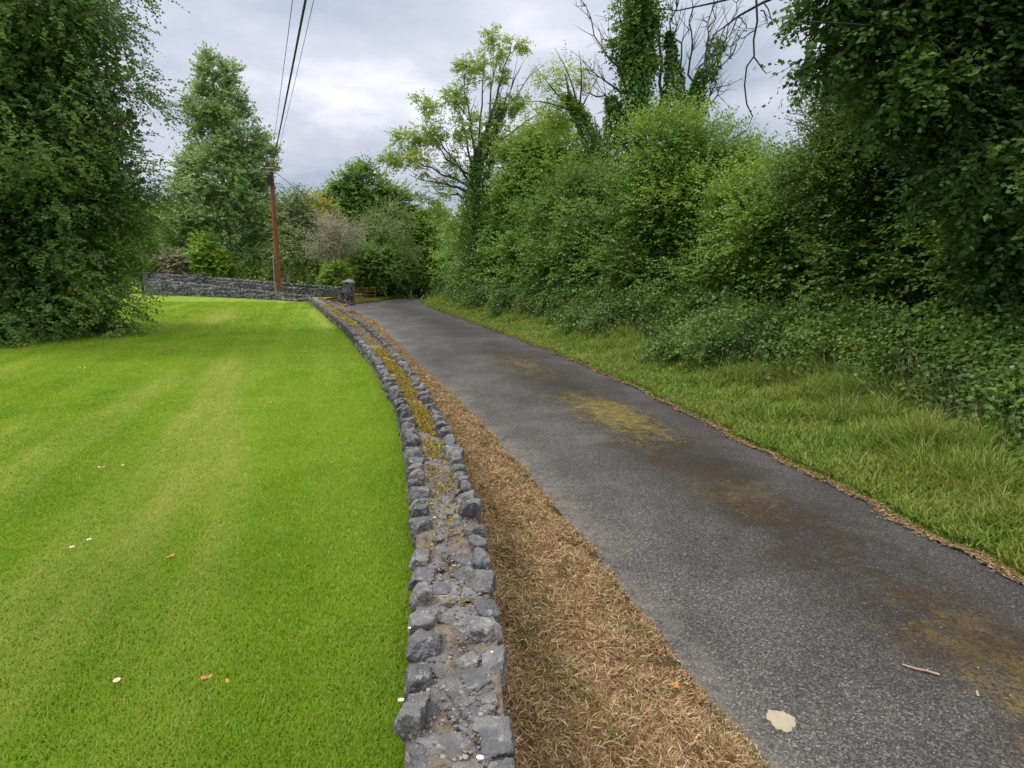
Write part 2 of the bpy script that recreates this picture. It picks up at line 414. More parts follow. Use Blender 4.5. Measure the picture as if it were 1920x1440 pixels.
def strip(name, fl, fr, y0, y1, ny, nx, zf, mat, kind='structure', uv=True):
    ys = np.linspace(y0, y1, ny); t = np.linspace(0, 1, nx)
    X = fl(ys)[:, None] * (1 - t) + fr(ys)[:, None] * t; Y = np.broadcast_to(ys[:, None], X.shape)
    Z = zf(X, Y, np.broadcast_to(t, X.shape))
    v = np.stack([X, Y, Z], -1).reshape(-1, 3)
    i = np.arange(ny - 1)[:, None] * nx; j = np.arange(nx - 1)[None]
    f = np.stack([i + j, i + j + 1, i + nx + j + 1, i + nx + j], -1).reshape(-1, 4)
    sarc = np.concatenate([[0], np.cumsum(np.hypot(np.diff(ys), np.diff((fl(ys) + fr(ys)) / 2)))]) + y0
    uvv = np.stack([np.broadcast_to(t, X.shape), np.broadcast_to(sarc[:, None], X.shape)], -1).reshape(-1, 2)
    o = mesh_np(name, v, f, mat, smooth=True, uv=uvv if uv else None); tag(o, kind=kind); return o

# big ground sheet
gx = np.concatenate([np.linspace(-900, -60, 12), np.linspace(-50, 50, 41), np.linspace(60, 900, 12)])
GX, GY = np.meshgrid(gx, np.concatenate([np.linspace(-300, -10, 8), np.linspace(-6, 80, 44), np.linspace(90, 1500, 20)]))
GZ = -1.1 - 0 * GX - np.where(GY > 38, np.minimum((GY - 38) * .09, 2.4), 0)
nyy, nxx = GX.shape; i = np.arange(nyy - 1)[:, None] * nxx; j = np.arange(nxx - 1)[None]
tag(mesh_np('ground', np.stack([GX, GY, GZ], -1).reshape(-1, 3), np.stack([i + j, i + j + 1, i + nxx + j + 1, i + nxx + j], -1).reshape(-1, 4), M['ground'], smooth=True), kind='structure')

def lawn_z(x, y): return .02 * np.sin(x * .35 + 1) + .018 * np.sin(y * .3 + x * .2)
LFAR = lambda x: 26.9 + (-9.6 - x) * .42       # far edge of the lawn, along the front wall
def lawnL(y): return np.full_like(np.asarray(y, float), -45.0)
wallM = lambda y: (wallL(y) + wallR(y)) / 2
strip('lawn', lawnL, wallM, -3, 27.2, 120, 90, lambda X, Y, T: lawn_z(X, Y) * np.clip((1 - T) * 20, 0, 1), M['lawn'])
def fieldR(y): return np.where(y < 33, -10.4 + (y - 27.2) * .15, -9.6 + 0 * y)
strip('field', lawnL, fieldR, 27.2, 75, 60, 50, lambda X, Y, T: lawn_z(X, Y) * np.clip((1 - T) * 20, 0, 1), M['lawn'])
strip('road', roadL, roadR, -3, 61, 160, 13, lambda X, Y, T: zroad(Y) + .05 * (1 - (2 * T - 1) ** 2), M['asphalt'])
# dead-grass verge between wall and lane
def vz(X, Y, T): return zroad(Y) + .012 + .06 * np.clip(1 - T * 1.15, 0, 1) - .03 * np.clip((T - .93) / .07, 0, 1) + .012 * np.sin(X * 17 + Y * 9) * np.clip((1 - T) * 5, 0, 1)
roadLo = lambda y: roadL(y) + .05 + .035 * np.sin(y * 5.3) * np.sin(y * 1.7 + 1)
vergeEdge = lambda y: roadLo(y)
strip('verge', wallM, vergeEdge, -3, 27.2, 240, 14, vz, M['soil'])
strip('verge', fieldR, vergeEdge, 27.2, 61, 60, 8, lambda X, Y, T: zroad(Y) + .012 + .35 * (1 - T) ** 3 - .03 * np.clip((T - .93) / .07, 0, 1), M['soil'])
roadRi = lambda y: roadR(y) - .05 + .05 * np.sin(y * 4.1) * np.sin(y * 1.3 + 2) + .03 * np.sin(y * 11 + 1) * np.sin(y * 2.9)
def vrz(X, Y, T): return zroad(Y) + .014 + .24 * T ** 1.2 - .03 * np.clip((.05 - T) / .05, 0, 1) + .03 * np.sin(X * 3 + Y * 2.2) * T
strip('verge', roadRi, foot, -3, 61, 200, 14, vrz, M['verge'])
footfar = lambda y: foot(y) + 30
strip('hedge_bank', foot, footfar, -3, 61, 60, 20, lambda X, Y, T: zroad(Y) + .254 + .35 * T, M['litter'])

rng = np.random.default_rng(7)

# ------------------------------------------------------------------ grass and straw (uncountable)
def logy(n, y0, y1, p=1.0):
    u = rng.random(n)
    if abs(p - 1) < 1e-3: return y0 * (y1 / y0) ** u
    q = 1 - p; return (y0 ** q + u * (y1 ** q - y0 ** q)) ** (1 / q)

def lawn_grass():
    n = 620000
    y = logy(n, .75, 27.0, 1.35)
    w0 = np.maximum(-1.05 * y - 1.4, -22)
    xr = wallL(y) + .015
    x = w0 + (xr - w0) * rng.random(n)
    k = y < LFAR(x); x, y = x[k], y[k]; n = len(x)
    d = np.hypot(x, y)
    lean = rng.normal(size=(n, 2)) * .55
    pos = np.stack([x, y, lawn_z(x, y) - .004], -1)
    dirs = np.stack([lean[:, 0], lean[:, 1], np.ones(n)], -1)
    nr = rng.normal(size=(n, 3)) * .4 + np.stack([lean[:, 0], lean[:, 1], 0 * x + .2], -1) * -1
    edge = np.exp(-np.maximum(wallL(y) - x, 0) / .05)
    L = (.020 + .018 * rng.random(n)) * (1 + .04 * d) * (1 + .5 * edge)
    W = (.0023 + .0014 * rng.random(n)) * (1 + .30 * d)
    tag(leaves('lawn_grass', pos, dirs, nr, L, W, M['lawn_blade'], rng=rng, bend=.15),
        'short mown bright green grass covering the lawn', 'grass', kind='stuff')
    # clover and broad-leaved weeds among the grass
    m = 12000; cx = rng.uniform(-6, -.4, 150); cy = rng.uniform(1.0, 7.5, 150)
    k = rng.integers(0, 150, m); x = cx[k] + rng.normal(size=m) * .13; y = cy[k] + rng.normal(size=m) * .13
    kk = (x < wallL(y) - .03) & (y > .8); x, y = x[kk], y[kk]; m = len(x)
    a = rng.random(m) * 6.28
    leaves('clover_patch', np.stack([x, y, .012 + .012 * rng.random(m)], -1), np.stack([np.cos(a), np.sin(a), .35 + 0 * a], -1),
           np.tile((0, 0, 1.), (m, 1)) + rng.normal(size=(m, 3)) * .25, (.013 + .009 * rng.random(m)), .012, M['clover'], rng=rng, bend=.02, wpos=.55)
    tag(bpy.data.objects['clover_patch'], 'darker green clover patches scattered through the mown lawn', 'clover', kind='stuff')
M['clover'] = leaf_mat("clover_leaf", (.035, .12, .012), (.07, .18, .018), (.06, .15, .02), trans=.3, rough=.8, spec=.1)
lawn_grass()

def straw():
    n = 230000
    y = logy(n, .9, 24, 1.3); t = rng.random(n) ** .9
    xl = wallR(y) + .01; xr = roadLo(y) - .02
    x = xl + (xr - xl) * t
    fr = (x - wallM(y)) / (vergeEdge(y) - wallM(y))
    z = vz(x, y, fr)
    clump = vnoise(np.stack([x, y], -1) * 5, 3)
    a = rng.random(n) * 6.28
    k = (vnoise(np.stack([x, y], -1) * 7, 17) + .9 * rng.random(n) > -.25); x, y, z, fr, clump, a = x[k], y[k], z[k], fr[k], clump[k], a[k]; n = len(x)
    up = np.abs(rng.normal(size=n)) * .45
    pos = np.stack([x, y, z + .002 + rng.random(n) * np.maximum(.034 + .045 * clump, .003) * np.clip((1 - fr) * 6, .15, 1)], -1)
    dirs = np.stack([np.cos(a), np.sin(a), up], -1)
    d = np.hypot(x, y)
    L = (.03 + .055 * rng.random(n)) * (1 + .03 * d) * np.clip((1 - fr) * 5, .35, 1)
    W = (.0022 + .0016 * rng.random(n)) * (1 + .22 * d)
    tag(leaves('dead_grass', pos, dirs, rng.normal(size=(n, 3)), L, W, M['straw'], rng=rng, bend=.22),
        'tangled straw coloured dead grass between the stone wall and the lane', 'dead grass', kind='stuff')
    n = 30000                                # dead grass round the gateway
    y = rng.uniform(26.5, 36, n); x = fieldR(y) + (roadL(y) - fieldR(y)) * rng.random(n) ** .8
    z = zroad(y) + .02 + .3 * np.clip(1 - (x - fieldR(y)) / (roadL(y) - fieldR(y)), 0, 1) ** 3
    a = rng.random(n) * 6.28
    tag(leaves('dead_grass', np.stack([x, y, z], -1), np.stack([np.cos(a) * .6, np.sin(a) * .6, .6 + 0 * a], -1), rng.normal(size=(n, 3)),
        .06 + .08 * rng.random(n), .02, M['straw'], rng=rng), 'tan dead grass fanned out in front of the far gateway', 'dead grass', kind='stuff')
straw()

b = NB("seeding_stem"); r = b.attr('rnd')
M['seed'] = b.finish(b.ramp(r, [(0, (.16, .20, .05)), (.6, (.33, .32, .12)), (1, (.48, .42, .22))]), .7, .2, trans=.25)
b = NB("edge_litter_bits"); r = b.attr('rnd')
M['litter_leaf'] = b.finish(b.ramp(r, [(0, (.10, .06, .03)), (.6, (.30, .20, .11)), (1, (.48, .36, .22))]), .85, .1)
def verge_grass():
    n = 330000
    y = logy(n, 1.6, 45, 1.25); t = rng.random(n)
    xl = roadRi(y); xr = foot(y) + .5
    x = xl + (xr - xl) * t; tt = (x - xl) / (foot(y) - xl)
    z = vrz(x, y, np.clip(tt, 0, 1)); d = np.hypot(x, y)
    clump = .5 + .5 * vnoise(np.stack([x, y], -1) * 2.2, 11)
    H = (.05 + .05 * rng.random(n)) * (1 + .5 * clump) + np.clip(tt - .13, 0, 1) ** 1.1 * .58 * (.15 + 1.15 * clump) * (.5 + .7 * rng.random(n)) * (1 + .35 * np.exp(-((y - 5.0) / 2.5) ** 2))
    near = tt < .04; H[near] *= .5
    lean = rng.normal(size=(n, 2)) * (.45 + .5 * np.clip(tt, 0, 1))[:, None]; lean[:, 0] -= .3
    nr = -np.stack([lean[:, 0], lean[:, 1], 0 * x - .2], -1) + rng.normal(size=(n, 3)) * .3
    W = (.0045 + .004 * rng.random(n)) * (1 + .16 * d)
    r = rng.random(n); r = np.where(rng.random(n) < .45 - .3 * vnoise(np.stack([x, y], -1) * 1.4, 61), r * .8, r)
    tag(leaves('verge_grass', np.stack([x, y, z - .01], -1), np.stack([lean[:, 0], lean[:, 1], 0 * x + 1], -1), nr, H, W, M['vgrass'], rnd=r, bend=.18),
        'rough green verge grass growing taller towards the hedge right of the lane', 'grass', kind='stuff')
    # brown litter caught along the tarmac edge
    n = 15000; y = logy(n, 1.5, 30, 1.15); x = roadRi(y) + rng.normal(size=n) * .028 * (1 + .8 * vnoise(y[:, None] * 2.0, 8)) + .012
    a = rng.random(n) * 6.28
    tag(leaves('edge_litter', np.stack([x, y, zroad(y) + .012 + .012 * rng.random(n)], -1), np.stack([np.cos(a), np.sin(a), .15 + 0 * a], -1), rng.normal(size=(n, 3)) + np.array((0, 0, 2)),
        (.02 + .03 * rng.random(n)) * (1 + .02 * y), (.004 + .004 * rng.random(n)) * (1 + .12 * y), M['litter_leaf'], rng=rng), 'brown litter of dead grass along the right edge of the tarmac', 'litter', kind='stuff')
    # flowering grass stems
    n = 1700; y = logy(n, 2.5, 22, 1.1); tt = rng.uniform(.4, 1.0, n); x = roadR(y) + (foot(y) - roadR(y)) * tt
    z = vrz(x, y, tt); H = .45 + .4 * rng.random(n)
    ln = rng.normal(size=(n, 2)) * .28; ln[:, 0] -= .15
    d = np.stack([ln[:, 0], ln[:, 1], 0 * x + 1], -1); pos = np.stack([x, y, z], -1)
    P2 = np.concatenate([pos, pos + unit(d) * H[:, None] * .9]); D2 = np.concatenate([d, d + np.array((-.35, 0, -.2))])
    tag(leaves('seeding_grass', P2, D2, rng.normal(size=(2 * n, 3)), np.concatenate([H, .10 + .06 * rng.random(n)]),
        np.concatenate([.0032 + 0 * H, .010 + 0 * H]), M['seed'], rng=rng, bend=.04),
        'pale seeding grass stems standing above the verge grass', 'grass', kind='stuff')
    # a green fringe at the lane's far left and beyond the bend
    n = 26000; y = rng.uniform(32, 50, n); x = roadL(y) - rng.random(n) ** 1.3 * 3.0 + .0
    k = x > fieldR(y) + .2; x, y = x[k], y[k]; n = len(x)
    z = zroad(y) + .02
    tag(leaves('fringe_grass', np.stack([x, y, z], -1), rng.normal(size=(n, 3)) * .4 + np.array((0, 0, 1.)), rng.normal(size=(n, 3)),
        .10 + .15 * rng.random(n), .03, M['vgrass'], rnd=rng.random(n) * .8), 'green grass edging the lane where it bends away', 'grass', kind='stuff')
verge_grass()

# ------------------------------------------------------------------ stones
def ico(sub):
    import bmesh
    bm = bmesh.new(); bmesh.ops.create_icosphere(bm, subdivisions=sub, radius=1)
    bm.verts.ensure_lookup_table()
    v = np.array([tuple(q.co) for q in bm.verts]); f = np.array([[w.index for w in q.verts] for q in bm.faces]); bm.free(); return v, f
ICO = {k: ico(k) for k in (1, 2, 3, 4)}
def rock_verts(seed, sub=3, rough=.05, planes=20):
    r = np.random.default_rng(seed); v, f = ICO[sub]
    nrm = unit(r.normal(size=(planes, 3))); dd = r.uniform(.60, .92, planes)
    nrm[:6] = np.array([(1, 0, 0), (-1, 0, 0), (0, 1, 0), (0, -1, 0), (0, 0, 1), (0, 0, -1)]) + r.normal(size=(6, 3)) * .14; nrm = unit(nrm); dd[:6] = r.uniform(.62, .8, 6)
    dot = np.maximum(v @ nrm.T, 1e-3); rad = np.min(dd[None] / dot, axis=1)
    rad = np.minimum(rad, 1.02)
    rad *= 1 + rough * vnoise(v * 3.2, seed) + rough * .6 * vnoise(v * 8, seed + 9) + rough * .55 * vnoise(v * 21, seed + 4) * (sub > 2)
    return v * rad[:, None], f
def rock_mesh(seed, mat, sub=3):
    v, f = rock_verts(seed, sub)
    me = bpy.data.meshes.new('stone'); me.from_pydata(v.tolist(), [], f.tolist())
    me.polygons.foreach_set('use_smooth', np.zeros(len(f), dtype=bool)); me.materials.append(mat); return me

low_wall = empty('low_stone_wall', (float(wallM(np.array(.7))), .7, 0), 'low wide grey stone wall curving between the mown lawn and the lane', 'wall')
# body of the wall
def build_wall_core():
    ys = np.concatenate([np.linspace(-3, 8, 240), np.linspace(8.05, 27.2, 240)])
    nx = 15; t = np.linspace(0, 1, nx)
    a, c = wallL(ys) + .02, wallR(ys) - .02
    X = a[:, None] * (1 - t) + c[:, None] * t; Y = np.broadcast_to(ys[:, None], X.shape)
    pn = np.stack([X.ravel(), Y.ravel()], -1)
    Z = .165 + .022 * vnoise(pn * 6, 5).reshape(X.shape) + .012 * vnoise(pn * 19, 6).reshape(X.shape)
    # side skirts
    zl = np.full((len(ys), 1), -.15); zr = np.full((len(ys), 1), -.62)
    X = np.concatenate([X[:, :1] - .004, X, X[:, -1:] + .004], 1); Y = np.concatenate([Y[:, :1], Y, Y[:, -1:]], 1); Z = np.concatenate([zl, Z, zr], 1)
    nx += 2; ny = len(ys)
    i = np.arange(ny - 1)[:, None] * nx; j = np.arange(nx - 1)[None]
    f = np.stack([i + j, i + j + 1, i + nx + j + 1, i + nx + j], -1).reshape(-1, 4)
    mesh_np('wall_core', np.stack([X, Y, Z], -1).reshape(-1, 3), f, M['mortar'], low_wall, smooth=True)
build_wall_core()

def merged_rocks(name, items, mat, parent, sub=2):
    """items: (seed, (x,y,z), (sx,sy,sz), rotz, tilt)"""
    cache = {}; V = []; Fc = []; Rn = []; n = 0
    for seed, p, s, rz, tl in items:
        k = seed % 24
        if k not in cache: cache[k] = rock_verts(100 + k, sub)
        v, f = cache[k]
        m = np.array(Matrix.Rotation(rz, 3, 'Z') @ Matrix.Rotation(tl, 3, 'X'))
        V.append((v * np.array(s)) @ m.T + np.array(p)); Fc.append(f + n); n += len(v); Rn.append(np.full(len(f), ((seed * 0.6180339) + p[1] * 3.7 + p[0] * 5.3) % 1.0))
    return mesh_np(name, np.concatenate(V), np.concatenate(Fc), mat, parent, smooth=False, attrs={'rnd': ('FACE', np.concatenate(Rn))})

TPL = [rock_mesh(s, M['stone'], 4) for s in range(14)]
def heading(fn, y):
    return math.atan2(float(fn(y + .2) - fn(y - .2)), .4)       # angle off +Y towards +X
rr = random.Random(5)
cands = []
for side, fn in ((-1, wallL), (1, wallR)):
    y = -.6 + (0.06 if side > 0 else 0)
    while y < 26.9:
        hd = heading(fn, y)
        if y < 2.9:   ln = rr.uniform(.11, .17); gap = rr.uniform(.015, .05)
        elif y < 5:   ln = rr.uniform(.08, .13); gap = rr.uniform(.01, .04)
        else:         ln = rr.uniform(.065, .12); gap = rr.uniform(.01, .055)
        wd = rr.uniform(.09, .14) if y < 2.9 else rr.uniform(.10, .16)
        ht = rr.uniform(.07, .12) if y < 2.9 else rr.uniform(.11, .19)
        dy = (ln + gap) * math.cos(hd)
        yc = y + dy / 2
        xc = float(fn(yc)) - side * wd * .42
        if rr.random() > .05:
            cands.append((math.hypot(xc, yc - .4), xc, yc, ln, wd, ht, hd, side))
        y += dy
cands.sort()
cope_rest = []
for k, (dist, x, y, ln, wd, ht, hd, side) in enumerate(cands):
    rz = -hd + rr.uniform(-.22, .22); tl = rr.uniform(-.22, .22)
    zc_ = .165 + rr.uniform(-.01, .015); s = (wd * .66, ln * .68, ht * .72)
    if .55 < y and k < 130 and sum(1 for c in low_wall.children if c.name.startswith('coping_stone')) < 100:
        o = bpy.data.objects.new('coping_stone', TPL[rr.randrange(14)]); col.objects.link(o)
        o.parent = low_wall; o.matrix_parent_inverse = Matrix.Translation(-Vector(low_wall.location))
        o.location = (x, y, zc_); o.scale = s
        o.rotation_euler = (tl, rr.uniform(-.2, .2), rz)
        o['group'] = 'upright coping stones along the wall edges'
    else:
        cope_rest.append((rr.randrange(999), (x, y, zc_), s, rz, tl))
o = merged_rocks('coping_stones', cope_rest, M['stone'], low_wall, 3); o['kind'] = 'stuff'
# flat stones bedded in the mortar
items = []
for _ in range(640):
    y = float(logy(1, .6, 26, 1.0)[0]) if _ < 380 else rr.uniform(.6, 5)
    if 4.6 < y < 11 and rr.random() < .75: continue
    t = rr.uniform(.2, .8); x = float(wallL(y)) * (1 - t) + float(wallR(y)) * t
    s = rr.uniform(.026, .075) if y < 5 else rr.uniform(.03, .06)
    items.append((rr.randrange(999), (x, y, .160 + rr.uniform(-.006, .008)), (s * rr.uniform(.8, 1.3), s * rr.uniform(.7, 1.1), rr.uniform(.014, .026)), rr.uniform(0, 6.28), rr.uniform(-.2, .2)))
merged_rocks('bedded_stones', items, M['stone'], low_wall, 3)
items = []
for _ in range(3400):
    y = float(logy(1, .6, 14, 1.1)[0]); t = rr.uniform(.15, .85); x = float(wallL(y)) * (1 - t) + float(wallR(y)) * t
    s = rr.uniform(.003, .009) * (1.6 if rr.random() < .12 else 1)
    items.append((rr.randrange(999), (x, y, .170 + rr.uniform(0, .012)), (s, s, s * .7), rr.uniform(0, 6.28), 0))
o = merged_rocks('gravel_chips', items, M['chips'], low_wall, 1); o['kind'] = 'stuff'
# outer face stones of the wall (lane side and lawn side)
items = []
for side, fn in ((-1, wallL), (1, wallR)):
    y = .3
    while y < 26.8:
        hd = heading(fn, y); ln = rr.uniform(.14, .28)
        for zc_ in ((.05,) if side < 0 else (.03, -.12, -.27, -.40)):
            items.append((rr.randrange(999), (float(fn(y)) - side * .05, y + rr.uniform(-.05, .05), zc_), (.075, ln * .6, .085), -hd, rr.uniform(-.1, .1)))
        y += ln * .9
merged_rocks('face_stones', items, M['stone'], low_wall, 2)
# moss tufts along the middle
def moss():
    n = 26000; y = np.concatenate([7.3 + 1.7 * rng.normal(size=n * 3 // 4), 18 + 2.4 * rng.normal(size=n // 4)]); y = np.clip(y, 2.2, 26); n = len(y)
    t = np.clip(.5 + rng.normal(size=n) * .17, .16, .84); x = wallL(y) * (1 - t) + wallR(y) * t
    k = vnoise(np.stack([x * 3, y * 3], -1), 21) + rng.random(n) * .6 > .1
    x, y = x[k], y[k]; n = len(x)
    o = leaves('moss_cushion', np.stack([x, y, .172 + .03 * rng.random(n)], -1), rng.normal(size=(n, 3)) * .8 + np.array((0, 0, 1)),
           rng.normal(size=(n, 3)), .016 + .02 * rng.random(n), .012 + .006 * rng.random(n), M['moss'], low_wall, rng=rng)
    o['label'] = 'yellow and orange moss along the middle of the wall top'; o['kind'] = 'stuff'
moss()
M['lichen_white'] = flat_mat("white_lichen", (.72, .72, .68), .9, .1)

# ------------------------------------------------------------------ far walls
def block_wall(root, name_core, a, b, thick, zb, zta, ztb, seed, cs=(.24, .135), cope=True, sub=2):
    """random-rubble wall from a to b (xy), base zb, top zta..ztb"""
    r = random.Random(seed); a = np.array(a, float); b = np.array(b, float)
    Lh = np.linalg.norm(b - a); d = (b - a) / Lh; nrm = np.array((-d[1], d[0])); rz = math.atan2(d[1], d[0])
    v = []
    for p, zt in ((a, zta), (b, ztb)):
        for s in (-1, 1):
            q = p + nrm * s * (thick / 2 - .04); v += [(q[0], q[1], zb), (q[0], q[1], zt - .06)]
    f = np.array([(0, 1, 3, 2), (4, 6, 7, 5), (0, 4, 5, 1), (2, 3, 7, 6), (1, 5, 7, 3)])
    mesh_np(name_core, np.array(v), f, M['stone_far'], root)
    items = []
    ztm = max(zta, ztb); z = zb + cs[1] * .4
    ph = r.uniform(0, 6)
    while z < ztm:
        x = r.uniform(0, cs[0])
        while x < Lh:
            w = cs[0] * r.uniform(.6, 1.5); h = cs[1] * r.uniform(.75, 1.25)
            zt = zta + (ztb - zta) * x / Lh
            if z < zt - cs[1] * .7:
                for s in (-1, 1):
                    q = a + d * x + nrm * s * (thick / 2 - .045 + r.uniform(-.012, .012))
                    items.append((r.randrange(999), (q[0], q[1], z + .045 * math.sin(x * 2.3 + ph + s) + r.uniform(-.035, .035)), (w * .66, .085, h * .72), rz, r.uniform(-.12, .12)))
                if not cope:
                    for e_, q in ((0, a), (1, b)):
                        items.append((r.randrange(999), (q[0], q[1], z), (.07, thick * .5, h * .68), rz, 0))
            x += w * .92
        z += cs[1] * .88
    merged_rocks('wall_stones', items, M['stone_far'], root, sub)
    if cope:
        items = []; x = 0
        while x < Lh:
            w = r.uniform(.06, .12); zt = zta + (ztb - zta) * x / Lh; q = a + d * x
            items.append((r.randrange(999), (q[0], q[1], zt + r.uniform(-.02, .02)), (w * .62, thick * .5, r.uniform(.10, .15)), rz + r.uniform(-.1, .1), r.uniform(-.15, .15)))
            x += w
        merged_rocks('coping_course', items, M['stone_far'], root, sub)

A0 = P(285, 553, 34.6); A1 = np.array((-9.55, 27.2, 0))
fw = empty('garden_wall', (A0[0], A0[1], 0), 'darker low stone wall along the back of the lawn, in front of a taller wall', 'wall')
block_wall(fw, 'wall_core', A0[:2], (-13.0, 29.6), .34, -.1, .86, .36, 21)
block_wall(fw, 'wall_core', (-13.0, 29.6), (-9.62, 27.25), .34, -.1, .36, .20, 22)
B0 = P(283, 553, 36.6); Bm = P(384, 545, 35.0); Bg = np.array(P(648, 560, 31.8))
bw = empty('boundary_wall', (B0[0], B0[1], 0), 'long grey dry stone wall with upright coping behind the lawn and pole', 'wall')
block_wall(bw, 'wall_core', B0[:2], Bm[:2], .42, -.1, 1.18, 1.02, 31)
block_wall(bw, 'wall_core', Bm[:2], (-12.9, 31.9), .42, -.1, .98, .72, 32)
block_wall(bw, 'wall_core', (-12.9, 31.9), (Bg[0], Bg[1]), .42, -.5, .72, .45, 33)
# squared end pillars in the boundary wall
for (px, Y, zt, lab) in ((384, 34.9, 1.22, 'pale squared stone pier rising from the middle of the boundary wall'), (283, 36.5, 1.26, 'pale stone pier ending the boundary wall beside the weeping tree')):
    q = P(px, 545, Y)
    pr = empty('stone_pier', (q[0], q[1], -.1), lab, 'pier')
    block_wall(pr, 'pier_body', (q[0] - .18, q[1] - .05), (q[0] + .18, q[1] - .13), .52, -.1, zt, zt, 40 + px, cs=(.2, .16), cope=False)
    mesh_np('pier_cap', *(lambda s: (s[0], s[1]))(
        (lambda c, w, h, z: (np.array([(c[0] + sx * w, c[1] - .09 + sy * w, z + sz * h) for sx in (-1, 1) for sy in (-1, 1) for sz in (0, 1)]),
         np.array([(0, 1, 3, 2), (4, 6, 7, 5), (0, 4, 5, 1), (2, 3, 7, 6), (1, 5, 7, 3), (0, 2, 6, 4)])))(q, .27, .07, zt - .02)), M['stone_far'], pr)
# gate pier with pyramid cap
gp = P(656, 567, 31.6); GPX, GPY = gp[0], 31.6
pr = empty('gate_pier', (GPX, GPY, -.45), 'tall grey stone gate pier with pyramid cap where the boundary wall meets the lane', 'pier')
block_wall(pr, 'pier_body', (GPX - .2, GPY), (GPX + .2, GPY - .02), .55, -.6, .80, .80, 77, cs=(.2, .15), cope=False)
w = .30
mesh_np('pier_cap', np.array([(GPX - w, GPY - w, .78), (GPX + w, GPY - w, .78), (GPX + w, GPY + w, .78), (GPX - w, GPY + w, .78), (GPX - w, GPY - w, .84), (GPX + w, GPY - w, .84), (GPX + w, GPY + w, .84), (GPX - w, GPY + w, .84), (GPX, GPY, 1.02), (GPX + .001, GPY, 1.02), (GPX + .001, GPY + .001, 1.02), (GPX, GPY + .001, 1.02)]),
        np.array([(0, 3, 2, 1), (0, 1, 5, 4), (1, 2, 6, 5), (2, 3, 7, 6), (3, 0, 4, 7), (4, 5, 9, 8), (5, 6, 10, 9), (6, 7, 11, 10), (7, 4, 8, 11)]), M['stone_far'], pr)
# rusty field gate set back beyond the pier, ochre post beside
def box_np(c, s):
    c = np.array(c); s = np.array(s) / 2
    v = np.array([c + s * np.array((sx, sy, sz)) for sx in (-1, 1) for sy in (-1, 1) for sz in (-1, 1)])
    return v, np.array([(0, 1, 3, 2), (4, 6, 7, 5), (0, 4, 5, 1), (2, 3, 7, 6), (1, 5, 7, 3), (0, 2, 6, 4)])
g0 = P(677, 560, 35.5)
gt = empty('field_gate', (g0[0], g0[1], -.45), 'low rust brown gate in the shade beyond the far stone pier', 'gate')
T = Tubes()
for zz_ in (-.3, -.08, .14, .36): T.add([(g0[0] - .15, g0[1], zz_), (g0[0] + .75, g0[1] + .7, zz_)], .022)
for k in (0, .5, 1): T.add([(g0[0] - .15 + .9 * k, g0[1] + .7 * k, -.5), (g0[0] - .15 + .9 * k, g0[1] + .7 * k, .42)], .03)
T.build('gate_frame', M['rust'], gt)
T = Tubes(); T.add([(g0[0] - .42, g0[1] - .3, -.6), (g0[0] - .42, g0[1] - .3, .1), (g0[0] - .40, g0[1] - .3, .72), (g0[0] - .40, g0[1] - .3, .76)], [.15, .14, .12, .02], 8)
o = T.build('gate_post', M['ochre']); tag(o, 'stout ochre yellow post just right of the far stone pier', 'post')
# white marker post at the bend
q = P(770, 553, 41.5)
mp = empty('marker_post', (q[0], q[1], -.8), 'small white post standing at the far bend of the lane', 'post')
T = Tubes(); T.add([(q[0], q[1], -.9), (q[0], q[1], .25), (q[0], q[1], .30)], [.085, .08, .03], 8); T.build('post_shaft', M['white_paint'], mp)

# ------------------------------------------------------------------ utility pole and wires
PB = P(524, 548, 31.0); PTp = P(508, 312, 31.0)
pole = empty('utility_pole', (PB[0], PB[1], -.1), 'tall weathered red brown wooden pole rising between the two walls behind the lawn', 'pole')
base = np.array((PB[0], PB[1], -.2)); top = PTp
T = Tubes(); T.add([base + (top - base) * t for t in (0, .25, .5, .75, 1)], [.135, .13, .122, .114, .105], 14)
T.add([top, top + np.array((0, 0, .06))], [.118, .03], 14); T.build('pole_shaft', M['bark_red'], pole)
T = Tubes(); o1 = np.array((-.19, -.08, 0)); T.add([base + o1 * .9, base + (top - base) * .18 + o1, base + (top - base) * .36 + o1 * .95], .035, 6); T.build('cable_cover', M['metal_grey'], pole)
v, f = box_np(base + (top - base) * .90 + np.array((-.02, -.16, 0)), (.26, .14, .5)); mesh_np('junction_box', v, f, M['black_plastic'], pole)
T = Tubes()
for k in (.96, .985): T.add([base + (top - base) * k + np.array((-.24, -.14, 0)), base + (top - base) * k + np.array((.24, -.14, 0))], .03, 6)
T.build('bracket', M['metal_grey'], pole)
T = Tubes(); T.add([base + (top - base) * .42, base + (top - base) * .2 + np.array((.12, .3, 0)), np.array((PB[0] + .75, PB[1] + .9, -.1))], .012, 5); T.build('stay_wire', M['cable'], pole)
TPZ = top[2]
def wire(name, a, b, sag, r, lab):
    t = np.linspace(0, 1, 40)[:, None]; p = a * (1 - t) + b * t; p[:, 2] -= (4 * sag * t * (1 - t))[:, 0]
    T = Tubes(); T.add(p, r, 6); o = T.build(name, M['cable']); tag(o, lab, 'cable')
def thru(a, px, Y, far):          # end point so the wire passes photo column px at distance Y, top of frame
    m = P(px, 0, Y); return a + (m - a) * (a[1] + far) / (a[1] - m[1])
a = top + np.array((.15, -.1, .12))
wire('overhead_cable', a, thru(a, 565, 12.8, 20), .32, .024, 'thick dark overhead cable running from the pole top to the top of the picture')
a = top + np.array((.02, 0, .25))
wire('overhead_wire', a, thru(a, 543, 13.0, 20), .30, .007, 'thin grey overhead wire left of the thick cable')
a = top + np.array((.26, -.1, .10))
wire('overhead_wire', a, thru(a, 580, 12.8, 20), .30, .006, 'thin grey overhead wire close to the right of the thick cable')
